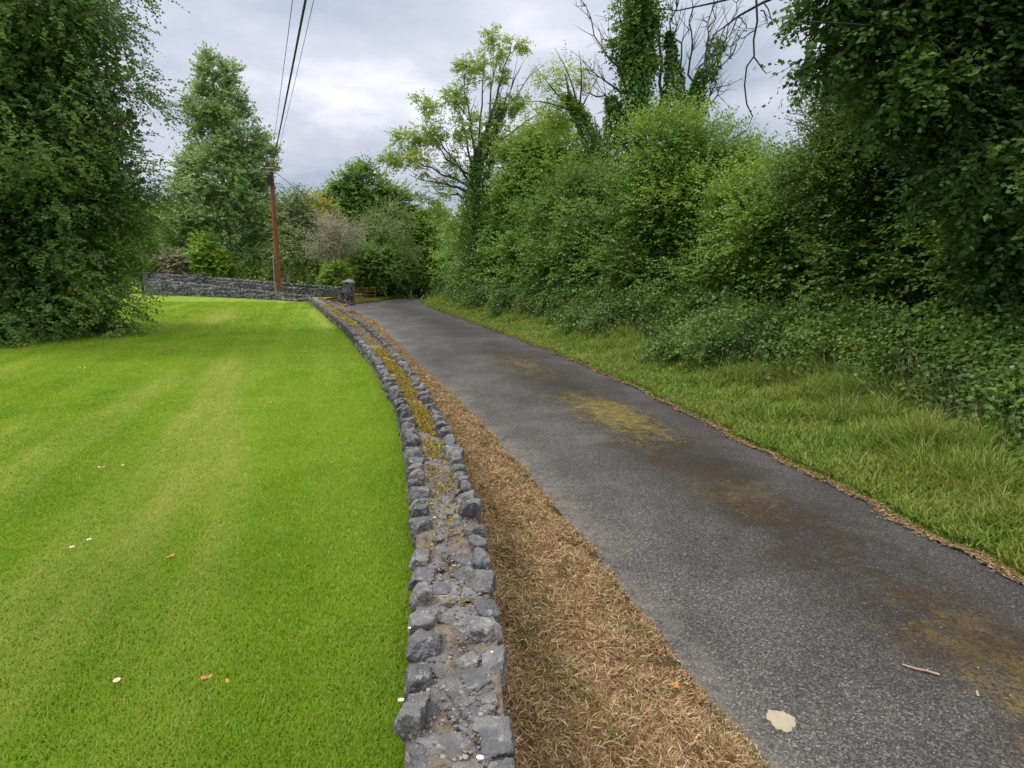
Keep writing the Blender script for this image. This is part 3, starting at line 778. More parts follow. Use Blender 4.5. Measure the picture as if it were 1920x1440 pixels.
a = top + np.array((.15, 0, -.25)); q = P(640, 400, 40)
wire('overhead_wire', a, a + (q - a) * 1.6, .3, .014, 'thin dark wire sloping down right from the pole to the trees behind')

# ------------------------------------------------------------------ trees and shrubs
def crown_points(r, lobes, clumps, twigs, per, tl, droop, spread, shell=.72, flat=.8, back=.45, inner=.12):
    """lobes: (cx,cy,cz,rx,ry,rz). Returns leaf pos, dir, normal, clump centres, twig lines"""
    lobes = np.array(lobes, float)
    area = (lobes[:, 3] * lobes[:, 5] + lobes[:, 3] * lobes[:, 4] + lobes[:, 4] * lobes[:, 5]); w = area / area.sum()
    nc = r.choice(len(lobes), clumps * 3, p=w); dv = unit(r.normal(size=(clumps * 3, 3)))
    keep = (dv[:, 1] < .25) | (r.random(len(dv)) < back); nc, dv = nc[keep][:clumps], dv[keep][:clumps]
    rad = shell + (1.0 - shell) * r.random(len(nc)) ; inn = r.random(len(nc)) < inner; rad[inn] *= r.uniform(.3, .8, inn.sum())
    C = lobes[nc, :3] + dv * lobes[nc, 3:6] * rad[:, None]
    k = np.repeat(np.arange(len(C)), twigs); n = len(k)
    rc = spread * lobes[nc[k], 3:6].mean(1) * r.uniform(.6, 1.3, n)
    o = C[k] + r.normal(size=(n, 3)) * rc[:, None] * np.array((.5, .5, .38))
    out = unit(o - lobes[nc[k], :3]) * .9 + unit(o - C[k]) * .5
    d = unit(out + r.normal(size=(n, 3)) * .45 + np.array((0, 0, -droop)))
    ln = tl * r.uniform(.5, 1.35, n)
    kk = np.repeat(np.arange(n), per); m = len(kk)
    t = np.tile(np.linspace(.08, 1, per), n) + r.normal(size=m) * .03
    p = o[kk] + d[kk] * (t * ln[kk])[:, None]; p[:, 2] -= droop * .35 * ln[kk] * t * t
    sidev = unit(np.cross(d[kk], np.array((0, 0, 1.)) + r.normal(size=(m, 3)) * .2)) * np.where(np.arange(m) % 2, 1, -1)[:, None]
    ld = d[kk] * .6 + sidev * .85 + r.normal(size=(m, 3)) * .3 + np.array((0, 0, -droop * .4))
    nr = np.array((0, 0, 1.)) * flat + r.normal(size=(m, 3)) * .42 + out[kk] * (.55 - .25 * flat)
    return p, ld, nr, C, (o, d, ln)

def tree(name, label, cat, base, trunk, lobes, mat, bark, seed, clumps=60, twigs=26, per=10, tl=.6, droop=.15,
         leaf=(.07, .045), spread=.28, shell=.72, flat=.8, r0=.16, boughs=True, group=None, twigwood=0, inner=.12, back=.45, brad=.035, ivy=None, extra=None, core=0, tip=.35):
    r = np.random.default_rng(seed)
    root = empty(name, base, label, cat, group)
    p, ld, nr, C, tw = crown_points(r, lobes, clumps, twigs, per, tl, droop, spread, shell, flat, back, inner)
    n = len(p); L = leaf[0] * r.uniform(.65, 1.25, n); W = leaf[1] * r.uniform(.75, 1.2, n)
    # leaves never sink below the soil
    gz = base[2] + .03; p[:, 2] = np.where(p[:, 2] < gz, gz + r.random(n) * .15, p[:, 2])
    rnd = np.clip(np.repeat(r.random(n // per), per) * .5 + r.random(n) * .55, 0, 1)
    if core:                               # larger, darker leaves added deep inside to block sky and light leaks
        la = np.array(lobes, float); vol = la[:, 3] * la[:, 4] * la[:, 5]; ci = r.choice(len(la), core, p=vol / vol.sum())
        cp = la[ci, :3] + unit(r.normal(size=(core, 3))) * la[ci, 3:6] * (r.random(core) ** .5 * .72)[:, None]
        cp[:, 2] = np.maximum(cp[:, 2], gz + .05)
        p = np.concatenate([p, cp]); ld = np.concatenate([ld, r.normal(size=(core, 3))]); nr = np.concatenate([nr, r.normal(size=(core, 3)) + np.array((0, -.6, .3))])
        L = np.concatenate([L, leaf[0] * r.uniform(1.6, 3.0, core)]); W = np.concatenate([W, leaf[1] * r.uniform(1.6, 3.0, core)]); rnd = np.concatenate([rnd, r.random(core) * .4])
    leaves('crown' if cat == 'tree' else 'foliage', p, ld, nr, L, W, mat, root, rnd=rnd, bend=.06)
    T = Tubes(); trunk = np.array(trunk, float)
    k = len(trunk); T.add(trunk, r0 * np.linspace(1, tip, k), 9)
    if boughs:
        for c in C:
            # leave the trunk below the clump
            hz = np.hypot(*(c[:2] - trunk[0, :2])); zt = c[2] - .7 * hz
            i = int(np.argmin(np.abs(trunk[:, 2] - zt))); s = trunk[i] + r.normal(size=3) * .02
            mid = (s + c) / 2 + np.array((0, 0, .12 * hz)) + r.normal(size=3) * .1 * max(hz, .5)
            T.add(bez(s, mid, c, 6), brad * np.linspace(1, .22, 6) * r.uniform(.6, 1.2), 5)
    if twigwood:
        o_, d_, l_ = tw
        for i in r.choice(len(o_), min(twigwood, len(o_)), replace=False):
            t = np.array((-.3, .35, 1.05))[:, None]; q = o_[i] + d_[i] * l_[i] * t; q[:, 2] -= droop * .35 * l_[i] * t[:, 0] ** 2 * (t[:, 0] > 0)
            T.add(q, np.array((.007, .005, .002)) * max(1, base[1] / 14), 3)
    if extra: extra(T, r)
    tr_ = T.build('trunk' if cat == 'tree' else 'stems', bark, root)
    if ivy:                                # ivy wrapped along lines: (points, radius, count)
        for pts, rad, cnt in ivy:
            pts = np.array(pts, float); seg = r.random(cnt) * (len(pts) - 1); i = seg.astype(int); t = (seg - i)[:, None]
            c = pts[i] * (1 - t) + pts[i + 1] * t; rd = np.interp(seg, np.arange(len(pts)), np.broadcast_to(rad, len(pts)))
            a = unit(r.normal(size=(cnt, 3)) * np.array((1, 1, .45))); bul = 1 + .45 * vnoise(np.concatenate([c * 1.6, a], 1), seed + 3)
            q = c + a * (rd * bul * r.uniform(.75, 1.08, cnt))[:, None]
            leaves('ivy', q, a * .5 + r.normal(size=(cnt, 3)) * .4 + np.array((0, 0, -.6)), a + r.normal(size=(cnt, 3)) * .4 + np.array((0, 0, .3)), .10 * r.uniform(.6, 1.3, cnt), .085, M['ivy'], tr_, rng=r, bend=.05)
    return root

M['ivy'] = leaf_mat("ivy_leaf", (.05, .105, .018), (.105, .20, .032), (.20, .30, .045), accent=(.16, .27, .05), acc_amt=.06, trans=.25)
M['weep'] = leaf_mat("weeping_leaf", (.048, .095, .020), (.10, .175, .034), (.19, .28, .055), accent=(.27, .31, .07), acc_amt=.03, clump=.7)
M['poplar'] = leaf_mat("poplar_leaf", (.14, .215, .075), (.22, .31, .11), (.30, .39, .14), accent=(.45, .55, .32), acc_amt=.10, clump=.5)
M['lime'] = leaf_mat("yellow_green_leaf", (.11, .20, .02), (.20, .30, .035), (.26, .35, .05), clump=.8)
M['mid'] = leaf_mat("mid_green_leaf", (.072, .150, .024), (.130, .230, .038), (.20, .30, .05), clump=.5)
M['darkg'] = leaf_mat("dark_green_leaf", (.075, .15, .028), (.14, .24, .045), (.20, .30, .055), clump=.8)
M['olive'] = leaf_mat("olive_grey_leaf", (.11, .15, .055), (.21, .25, .10), (.18, .25, .07), clump=.6)
M['greybrown'] = leaf_mat("grey_brown_leaf", (.21, .19, .13), (.38, .33, .24), (.24, .27, .12), clump=.6)
M['olive_green'] = leaf_mat("hawthorn_leaf", (.10, .15, .04), (.19, .25, .075), (.24, .30, .07), clump=.6)
M['autumn'] = leaf_mat("autumn_leaf", (.18, .23, .045), (.32, .31, .06), (.38, .27, .06), clump=.9)
M['ash'] = leaf_mat("ash_leaf", (.16, .25, .045), (.28, .37, .075), (.40, .42, .09), accent=(.50, .42, .07), acc_amt=.06, clump=.6)
M['hazel'] = leaf_mat("hazel_leaf", (.065, .130, .022), (.120, .205, .034), (.18, .27, .045), accent=(.30, .33, .08), acc_amt=.02, clump=.75)
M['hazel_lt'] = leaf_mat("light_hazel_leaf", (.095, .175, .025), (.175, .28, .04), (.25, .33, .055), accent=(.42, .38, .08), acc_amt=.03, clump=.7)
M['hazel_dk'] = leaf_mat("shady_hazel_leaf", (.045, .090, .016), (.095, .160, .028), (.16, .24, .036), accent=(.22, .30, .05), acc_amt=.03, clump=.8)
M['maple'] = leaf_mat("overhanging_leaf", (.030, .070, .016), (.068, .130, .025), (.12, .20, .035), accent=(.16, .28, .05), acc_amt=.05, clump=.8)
M['bramble'] = leaf_mat("bramble_leaf", (.035, .085, .015), (.085, .155, .026), (.16, .24, .04), accent=(.38, .38, .30), acc_amt=.025, clump=1.2)

def Lb(px, py, Y, rx, rz, ry=None):
    c = P(px, py, Y); sx = rx / F_PX * Y * 1.03; sz = rz / F_PX * Y * 1.03
    return (c[0], c[1], c[2], sx, ry if ry else (sx + sz) / 2, sz)
def vline(x, y, z0, z1, n=6, lean=(0, 0)):
    t = np.linspace(0, 1, n); return np.stack([x + lean[0] * t, y + lean[1] * t, z0 + (z1 - z0) * t], -1)

# --- weeping tree at the left edge
c = P(20, 600, 14.2)
lobes = [Lb(40, 585, 13.6, 205, 75, 2.6), Lb(60, 500, 14.0, 190, 90, 2.8), Lb(30, 400, 14.2, 215, 110, 3.1), Lb(90, 330, 14.2, 200, 110, 3.0),
         Lb(60, 210, 14.3, 210, 120, 3.0), Lb(60, 90, 14.4, 185, 120, 2.9), Lb(30, -60, 14.6, 190, 130, 2.8), Lb(-20, -200, 14.8, 150, 130, 2.2),
         Lb(-180, 450, 14.5, 190, 180, 2.6), Lb(-160, 150, 14.6, 190, 200, 2.6)]
tree('weeping_tree', 'large dark green tree with branches sweeping down onto the lawn at the left edge', 'tree', (c[0] - .6, 14.2, 0),
     vline(c[0] - .6, 14.2, -.1, 10.8, 9, (.2, .1)), lobes, M['weep'], M['bark_dark'], 11, clumps=900, twigs=22, per=12, tl=.50, droop=.45,
     leaf=(.080, .056), spread=.17, shell=.62, flat=.5, r0=.24, twigwood=500, brad=.016, inner=.25, back=.3, core=30000)

# --- trees beyond the walls, left to right
def bg(name, label, cat, px, Y, lobes, mat, bark, seed, trunk_to, base_z=0.0, **k):
    q = P(px, 545, Y); base = (q[0], Y, base_z); z1 = P(px, trunk_to, Y)[2]
    return tree(name, label, cat, base, vline(q[0], Y, base_z - .2, z1, 8, k.pop('lean', (0, 0))), lobes, mat, bark, seed, **k)
q = dict(leaf=(.16, .12), tl=.7, spread=.3)
bg('shrub', 'bright yellow green shrub showing between the weeping tree and the poplar', 'shrub', 268, 39, [Lb(262, 462, 39, 55, 52), Lb(240, 430, 39, 40, 50)], M['lime'], M['bark_grey'], 201, 470, clumps=70, r0=.08, **q)
bg('shrub', 'pinkish brown small shrub above the left end of the boundary wall', 'shrub', 322, 38, [Lb(322, 490, 38, 18, 17), Lb(335, 500, 38, 16, 12)], M['greybrown'], M['bark_grey'], 202, 495, clumps=22, r0=.05, **q)
bg('poplar_tree', 'tall conical blue green poplar left of the wooden pole', 'tree', 438, 41,
   [Lb(398, 150, 41, 25, 36), Lb(432, 150, 41, 20, 26), Lb(412, 205, 41, 50, 42), Lb(424, 265, 41, 64, 50), Lb(425, 330, 41, 82, 52), Lb(425, 390, 41, 92, 56), Lb(428, 450, 41, 84, 46), Lb(470, 300, 41, 38, 42), Lb(362, 340, 41, 26, 40), Lb(484, 400, 41, 36, 60), Lb(350, 420, 41, 34, 45)],
   M['poplar'], M['bark_birch'], 203, 150, clumps=330, twigs=24, per=9, leaf=(.17, .14), tl=.62, spread=.20, r0=.22, droop=-.15, flat=.4, brad=.05, shell=.6)
bg('shrub', 'lime green shrub at the foot of the poplar above the wall', 'shrub', 398, 38, [Lb(396, 485, 38, 22, 34), Lb(415, 505, 38, 20, 18)], M['lime'], M['bark_grey'], 204, 490, clumps=36, r0=.06, **q)
bg('birch_tree', 'slender grey green tree with pale forked trunk just right of the pole', 'tree', 538, 37, [Lb(548, 430, 38.5, 34, 50), Lb(556, 470, 36.6, 30, 32), Lb(560, 400, 38.5, 28, 34), Lb(540, 480, 38.5, 28, 30)], M['olive'], M['bark_birch'], 205, 440, clumps=90, twigs=24, leaf=(.15, .10), tl=.7, spread=.3, r0=.10, brad=.03, lean=(.6, 0), core=800)
bg('autumn_tree', 'small tree turning orange and yellow behind the wall right of the pole', 'tree', 597, 43, [Lb(598, 405, 43, 26, 30), Lb(606, 440, 43, 26, 26)], M['autumn'], M['bark_grey'], 206, 430, clumps=50, r0=.1, **q)
bg('ornamental_tree', 'thin greyish pink tree with straight bare trunk behind the wall', 'tree', 615, 35, [Lb(622, 458, 35, 34, 24), Lb(645, 440, 35, 26, 22), Lb(616, 432, 35, 20, 20)], M['greybrown'], M['bark_birch'], 207, 440, clumps=75, twigs=20, per=5, leaf=(.09, .05), tl=.75, spread=.3, r0=.11, twigwood=250, droop=-.1, brad=.025)
bg('shrub', 'rounded bright green bush beside the gate pier above the wall', 'shrub', 633, 33.6, [Lb(632, 514, 33.6, 18, 16), Lb(618, 522, 33.6, 14, 10)], M['lime'], M['bark_grey'], 208, 520, clumps=30, leaf=(.1, .08), tl=.35, spread=.3, r0=.05)
bg('broadleaf_tree', 'large rounded green tree rising over the far gateway', 'tree', 695, 49, [Lb(690, 365, 49, 52, 44), Lb(650, 395, 49, 42, 38), Lb(735, 400, 49, 44, 42), Lb(672, 345, 49, 28, 24), Lb(765, 440, 49, 30, 44), Lb(700, 430, 49, 60, 50)], M['mid'], M['bark_grey'], 209, 370, base_z=-1.2, clumps=230, twigs=24, leaf=(.20, .15), tl=.9, spread=.25, r0=.3, brad=.09)
bg('hawthorn_tree', 'grey olive half bare tree beside the lane before the bend', 'tree', 725, 41, [Lb(728, 425, 41, 36, 34), Lb(745, 460, 41, 32, 34), Lb(700, 450, 41, 26, 34)], M['olive_green'], M['bark_birch'], 210, 430, base_z=-.6, clumps=90, twigs=22, per=7, leaf=(.13, .07), tl=.7, spread=.3, r0=.12, twigwood=200, brad=.03)
bg('hedge_shrub', 'dark green hedge bush right of the gate on the near side of the bend', 'shrub', 705, 38.5, [Lb(702, 505, 38.5, 40, 38, 2.0), Lb(735, 510, 40, 30, 40, 2.0), Lb(682, 490, 40, 28, 38, 1.6)], M['hazel'], M['bark_dark'], 211, 500, base_z=-.5, clumps=150, leaf=(.13, .09), tl=.6, spread=.28, r0=.06, droop=.05)
bg('hedge_shrub', 'mid green hedge bush closing the view where the lane bends', 'shrub', 785, 50, [Lb(790, 475, 50, 34, 50, 2.4), Lb(760, 490, 51, 26, 46, 2.4), Lb(822, 460, 48, 30, 60, 2.4), Lb(790, 520, 52, 30, 30, 2)], M['hazel_lt'], M['bark_grey'], 212, 480, base_z=-1.5, clumps=200, leaf=(.17, .13), tl=.8, spread=.28, r0=.1)
# the wood that closes the view behind the garden
far = np.random.default_rng(77)
wl_ = [Lb(px, py, Yd, rx, rz, 3) for px, py, Yd, rx, rz in [(205, 440, 55, 60, 70), (300, 430, 54, 60, 58), (340, 470, 52, 60, 60), (490, 450, 53, 50, 62), (560, 450, 54, 55, 62), (620, 440, 55, 50, 60), (660, 470, 53, 45, 60), (140, 420, 55, 60, 80), (720, 480, 54, 60, 60), (60, 430, 55, 70, 90), (410, 500, 50, 70, 40), (560, 510, 50, 80, 36)]]
p, ld, nr, C, tw = crown_points(far, wl_, 560, 26, 7, 1.1, .1, .3, .6, .6, .25, .3)
fo = leaves('far_wood', p, ld, nr, .26 * far.uniform(.6, 1.3, len(p)), .19, M['darkg'], None, rng=far)
tag(fo, 'dark green wood massed behind the garden trees', 'woodland', kind='stuff')

# --- right of the lane
ALIM = []
def ash_extra(T, r):
    b0 = P(893, 480, 28); 
    for tgt, mid in (((940, 75), (915, 190)), ((905, 120), (900, 210)), ((870, 140), (880, 230)), ((975, 130), (925, 240)), ((1010, 120), (930, 230)), ((850, 190), (885, 270)), ((790, 220), (860, 300)), ((735, 290), (850, 330)), ((770, 330), (850, 350)), ((790, 240), (865, 330)), ((1040, 190), (950, 250)), ((960, 80), (925, 200)), ((820, 370), (870, 360))):
        s = P(893, 330 + r.uniform(-50, 50), 28); e = P(*tgt, 28 + r.uniform(-2, 2)); m = P(*mid, 28 + r.uniform(-.8, .8))
        L_ = bez(s, m, e, 12) + r.normal(size=(12, 3)) * .05; T.add(L_, .085 * np.linspace(1, .12, 12), 6)
        for _ in range(7):
            i = r.integers(4, 11); q = L_[i]; dd = unit(L_[-1] - L_[i - 1] + r.normal(size=3) * .9)
            ln = r.uniform(.6, 1.5); T.add(bez(q, q + dd * ln * .5 + np.array((0, 0, .1)), q + dd * ln + np.array((0, 0, .25)), 5), .02 * np.linspace(1, .25, 5), 4)
tree('ash_tree', 'sparse yellow green ash with open crown and ivy covered trunk in the middle distance', 'tree', (P(890, 540, 28)[0], 28, -.1),
     [P(888, 545, 28) * np.array((1, 1, 0)) + np.array((0, 0, -.3)), P(890, 450, 28), P(893, 380, 28), P(896, 320, 28), P(905, 250, 28)],
     [Lb(935, 85, 28, 30, 20), Lb(968, 80, 28, 18, 16), Lb(890, 122, 28, 32, 20), Lb(862, 135, 28, 16, 12), Lb(938, 140, 28, 24, 12), Lb(850, 185, 28, 34, 20), Lb(805, 200, 28, 26, 18), Lb(800, 250, 28, 34, 24), Lb(762, 262, 28, 24, 20), Lb(745, 300, 28, 26, 14), Lb(790, 300, 28, 40, 20), Lb(845, 240, 28, 24, 18), Lb(900, 240, 28, 44, 28), Lb(950, 205, 28, 30, 18), Lb(985, 190, 28, 28, 16), Lb(940, 280, 28, 36, 26), Lb(830, 360, 28, 30, 24), Lb(870, 300, 28, 30, 26), Lb(840, 410, 28, 26, 22), Lb(728, 300, 28, 14, 8), Lb(785, 378, 28, 20, 8)],
     M['ash'], M['bark_grey'], 301, clumps=250, twigs=13, per=9, tl=.36, leaf=(.115, .06), spread=.30, r0=.24, boughs=False, extra=ash_extra, droop=.2, flat=.5, shell=.2, inner=0, back=1.0,
     ivy=[([P(888, 540, 28), P(891, 450, 28), P(896, 360, 28), P(908, 290, 28)], [.95, .75, .6, .4], 7000), ([P(896, 340, 28), P(930, 230, 28), P(945, 190, 28)], [.4, .28, .15], 1200)])
def lean_extra(T, r):
    for tgt in ((1000, 120), (985, 190), (1085, 95), (1040, 90), (1120, 150), (1010, 230), (1090, 175)):
        s = P(1085, 215, 22); e = P(*tgt, 22 + r.uniform(-1, 1)); T.add(bez(s, (s + e) / 2 + r.normal(size=3) * .3, e, 9), .045 * np.linspace(1, .15, 9), 5)
tree('leaning_ash_tree', 'leaning ivy wrapped ash limb with a yellow green tuft left of the dead tree', 'tree', (P(1170, 540, 22)[0], 22, -.1),
     [P(1170, 560, 22), P(1165, 430, 22), P(1135, 300, 22), P(1090, 215, 22), P(1068, 180, 22), P(1060, 140, 22)],
     [Lb(1068, 128, 22, 30, 14), Lb(1035, 150, 22, 24, 12), Lb(1095, 150, 22, 16, 12), Lb(1040, 185, 22, 22, 10), Lb(1005, 205, 22, 26, 12), Lb(1060, 215, 22, 26, 14), Lb(1020, 240, 22, 32, 16)],
     M['ash'], M['bark_grey'], 302, clumps=75, twigs=9, per=9, tl=.5, leaf=(.095, .05), spread=.35, r0=.2, boughs=False, extra=lean_extra, tip=.12, shell=.2, inner=0, back=1,
     ivy=[([P(1160, 420, 22), P(1135, 300, 22), P(1092, 220, 22), P(1060, 180, 22)], [.7, .5, .32, .16], 5200)])
tree('field_maple_tree', 'pale green bushy tree with yellowing leaves between the ash and the dead tree', 'tree', (P(1000, 540, 27)[0] + .3, 27, -.1), vline(P(1000, 540, 27)[0] + .3, 27, -.3, 6, 6),
     [Lb(1000, 310, 27, 52, 46, 1.8), Lb(1035, 275, 27, 42, 35, 1.6), Lb(985, 370, 27, 50, 60, 1.8), Lb(1050, 330, 26, 70, 60, 1.8)],
     M['hazel_lt'], M['bark_grey'], 303, clumps=280, twigs=24, per=10, tl=.6, leaf=(.11, .07), spread=.26, r0=.2, droop=.05, brad=.05)

def bare(T, r, s, tgts, Y, r0=.05, twig=12, jit=.12):
    for tg, md in tgts:
        e = P(*tg, Y + r.uniform(-.8, .8)); m = P(*md, Y); st = P(*s, Y)
        L_ = bez(st, m, e, 14); L_[1:-1] += r.normal(size=(12, 3)) * jit * .5; T.add(L_, r0 * np.linspace(1, .13, 14), 6)
        for _ in range(twig):
            i = r.integers(5, 13); q = L_[i]; dd = unit(L_[i] - L_[i - 2]) + r.normal(size=3) * .55 + np.array((0, 0, .15)); dd = unit(dd); ln = r.uniform(.25, .95)
            pts = bez(q, q + dd * ln * .5 + r.normal(size=3) * .08, q + dd * ln + np.array((0, 0, .12)) + r.normal(size=3) * .06, 6); T.add(pts, r0 * .28 * np.linspace(1, .3, 6), 4)
            if r.random() < .6:
                q2 = pts[3]; T.add([q2, q2 + unit(dd + r.normal(size=3) * .6) * ln * .4], [r0 * .15, r0 * .07], 3)
def dead_extra(T, r):
    bare(T, r, (1195, 200), [((1078, -20), (1150, 120)), ((1078, 165), (1130, 190)), ((1095, 130), (1150, 150)), ((1130, 60), (1165, 130)), ((1150, -20), (1180, 80))], 18, .045, 11)
    bare(T, r, (1290, 220), [((1250, -30), (1275, 100)), ((1300, -40), (1300, 80)), ((1350, -30), (1320, 100)), ((1395, -20), (1340, 130)), ((1370, 150), (1330, 190))], 18, .045, 14)
    bare(T, r, (1240, 240), [((1225, -60), (1245, 100)), ((1280, -50), (1255, 90))], 18, .06, 9)
    bare(T, r, (1295, 290), [((1345, 55), (1305, 180)), ((1390, 60), (1330, 160))], 17.5, .05, 11)
X0 = P(1215, 540, 18)
tree('dead_tree', 'tall dead tree with bare branches and a thick coat of dark ivy above the hedge', 'tree', (X0[0], 18, -.1),
     [X0, P(1205, 400, 18), P(1200, 280, 18), P(1200, 180, 18), P(1195, 60, 18), P(1200, -60, 18)],
     [Lb(1195, 20, 18, 36, 30), Lb(1200, 80, 18, 44, 40)], M['ivy'], M['bark_grey'], 304, clumps=40, twigs=18, per=8, tl=.35, leaf=(.09, .075), spread=.4, r0=.26, boughs=False, extra=dead_extra,
     ivy=[([P(1190, 330, 18), P(1195, 220, 18), P(1190, 120, 18), P(1200, 30, 18), P(1205, -60, 18)], [.62, .50, .46, .42, .30], 9000),
          ([P(1250, 330, 18), P(1265, 220, 18), P(1262, 140, 18), P(1255, 60, 18)], [.42, .34, .24, .08], 3000),
          ([P(1150, 270, 18), P(1150, 215, 18), P(1145, 180, 18)], [.28, .22, .12], 1400),
          ([P(1292, 330, 17.6), P(1300, 210, 17.6), P(1318, 130, 17.6)], [.34, .26, .12], 2200), ([P(1330, 150, 17.8), P(1345, 70, 17.8)], [.16, .2], 500)])

# --- hedge shrubs, near to far along the right side
HS = [ # cx, cy, r, h, mat, label, leaf
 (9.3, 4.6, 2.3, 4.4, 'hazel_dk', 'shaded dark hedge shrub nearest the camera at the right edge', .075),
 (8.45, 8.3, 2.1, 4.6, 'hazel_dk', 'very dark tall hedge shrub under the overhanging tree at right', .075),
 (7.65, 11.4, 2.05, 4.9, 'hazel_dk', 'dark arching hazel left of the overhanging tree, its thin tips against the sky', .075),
 (6.6, 14.4, 2.1, 4.35, 'hazel', 'spreading green hazel below the gap of open sky', .075),
 (5.0, 17.6, 2.3, 5.0, 'hazel', 'tall hazel shrub in front of the ivy covered dead tree', .08),
 (3.3, 20.8, 2.25, 5.5, 'hazel', 'layered green hazel shrub between the dead tree and the pale maple', .085),
 (2.0, 24.2, 2.1, 5.4, 'mid', 'full green hedge shrub below the pale bushy maple', .095),
 (.6, 28.0, 2.2, 5.5, 'mid', 'rounded green hedge shrub right of the ash trunk', .10),
 (-.7, 32.0, 2.3, 6.0, 'mid', 'smaller green hedge shrub at the foot of the ash', .115),
 (-1.9, 36.3, 2.3, 5.6, 'hazel_lt', 'pale green hedge shrub near the far end of the right verge', .125),
 (-1.6, 41.5, 2.6, 5.8, 'mid', 'last hedge shrub on the right where the lane disappears', .14)]
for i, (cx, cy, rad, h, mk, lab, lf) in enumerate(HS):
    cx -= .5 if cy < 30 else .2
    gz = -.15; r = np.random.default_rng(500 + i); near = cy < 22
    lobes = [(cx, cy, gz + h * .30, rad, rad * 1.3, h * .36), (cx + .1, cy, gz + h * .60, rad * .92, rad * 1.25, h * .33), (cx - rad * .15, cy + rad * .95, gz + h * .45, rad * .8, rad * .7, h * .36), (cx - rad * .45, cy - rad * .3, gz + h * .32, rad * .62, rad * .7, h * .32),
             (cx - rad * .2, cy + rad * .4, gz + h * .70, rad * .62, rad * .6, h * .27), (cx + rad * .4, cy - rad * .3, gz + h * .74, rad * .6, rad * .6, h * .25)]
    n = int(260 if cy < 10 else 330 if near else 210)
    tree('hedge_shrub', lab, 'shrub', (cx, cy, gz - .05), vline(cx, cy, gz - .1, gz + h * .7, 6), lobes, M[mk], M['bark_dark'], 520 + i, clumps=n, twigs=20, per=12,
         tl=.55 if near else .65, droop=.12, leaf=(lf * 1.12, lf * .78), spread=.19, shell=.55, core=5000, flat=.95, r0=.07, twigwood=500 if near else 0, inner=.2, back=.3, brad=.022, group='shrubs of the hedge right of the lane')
# taller light hazels poking up behind
tree('hazel_tree', 'bright yellow green hazel in full light right of the ivy column', 'tree', (P(1270, 540, 16.3)[0], 16.6, -.1), vline(P(1270, 540, 16.3)[0], 16.6, -.2, 5, 6),
     [Lb(1245, 290, 16.3, 62, 62, 1.0), Lb(1310, 300, 16.3, 50, 58, 1.0), Lb(1360, 340, 15.5, 55, 45, 1.0), Lb(1290, 370, 15.8, 80, 60, 1.2)], M['hazel_lt'], M['bark_grey'], 601,
     clumps=230, twigs=22, per=11, tl=.6, droop=-.25, leaf=(.08, .05), spread=.28, r0=.12, flat=.8, brad=.03, twigwood=500)
tree('hazel_tree', 'yellowish hazel with loose tips under the hanging bare branch', 'tree', (P(1440, 540, 13)[0], 13.4, -.1), vline(P(1440, 540, 13)[0], 13.4, -.2, 3.6, 6),
     [Lb(1400, 375, 13.2, 52, 40, .9), Lb(1460, 370, 12.8, 55, 50, .9), Lb(1430, 430, 12.6, 90, 60, 1.1)], M['hazel_lt'], M['bark_grey'], 602,
     clumps=150, twigs=22, per=11, tl=.5, droop=-.05, leaf=(.07, .045), spread=.28, r0=.09, flat=.9, brad=.025, twigwood=500)
tree('hawthorn_tree', 'fine leaved hawthorn with wispy twigs against the sky left of the big dark tree', 'tree', (P(1620, 540, 10.6)[0], 10.8, -.1), vline(P(1620, 540, 10.6)[0], 10.8, -.2, 4.4, 6),
     [Lb(1580, 250, 10.4, 55, 80, .8), Lb(1620, 180, 10.6, 55, 60, .8), Lb(1540, 330, 10.6, 60, 50, .8), Lb(1680, 280, 10.4, 80, 110, 1.0)], M['hazel_dk'], M['bark_dark'], 603,
     clumps=230, twigs=22, per=11, tl=.45, droop=-.05, leaf=(.05, .034), spread=.30, r0=.09, flat=.8, brad=.02, twigwood=1200)

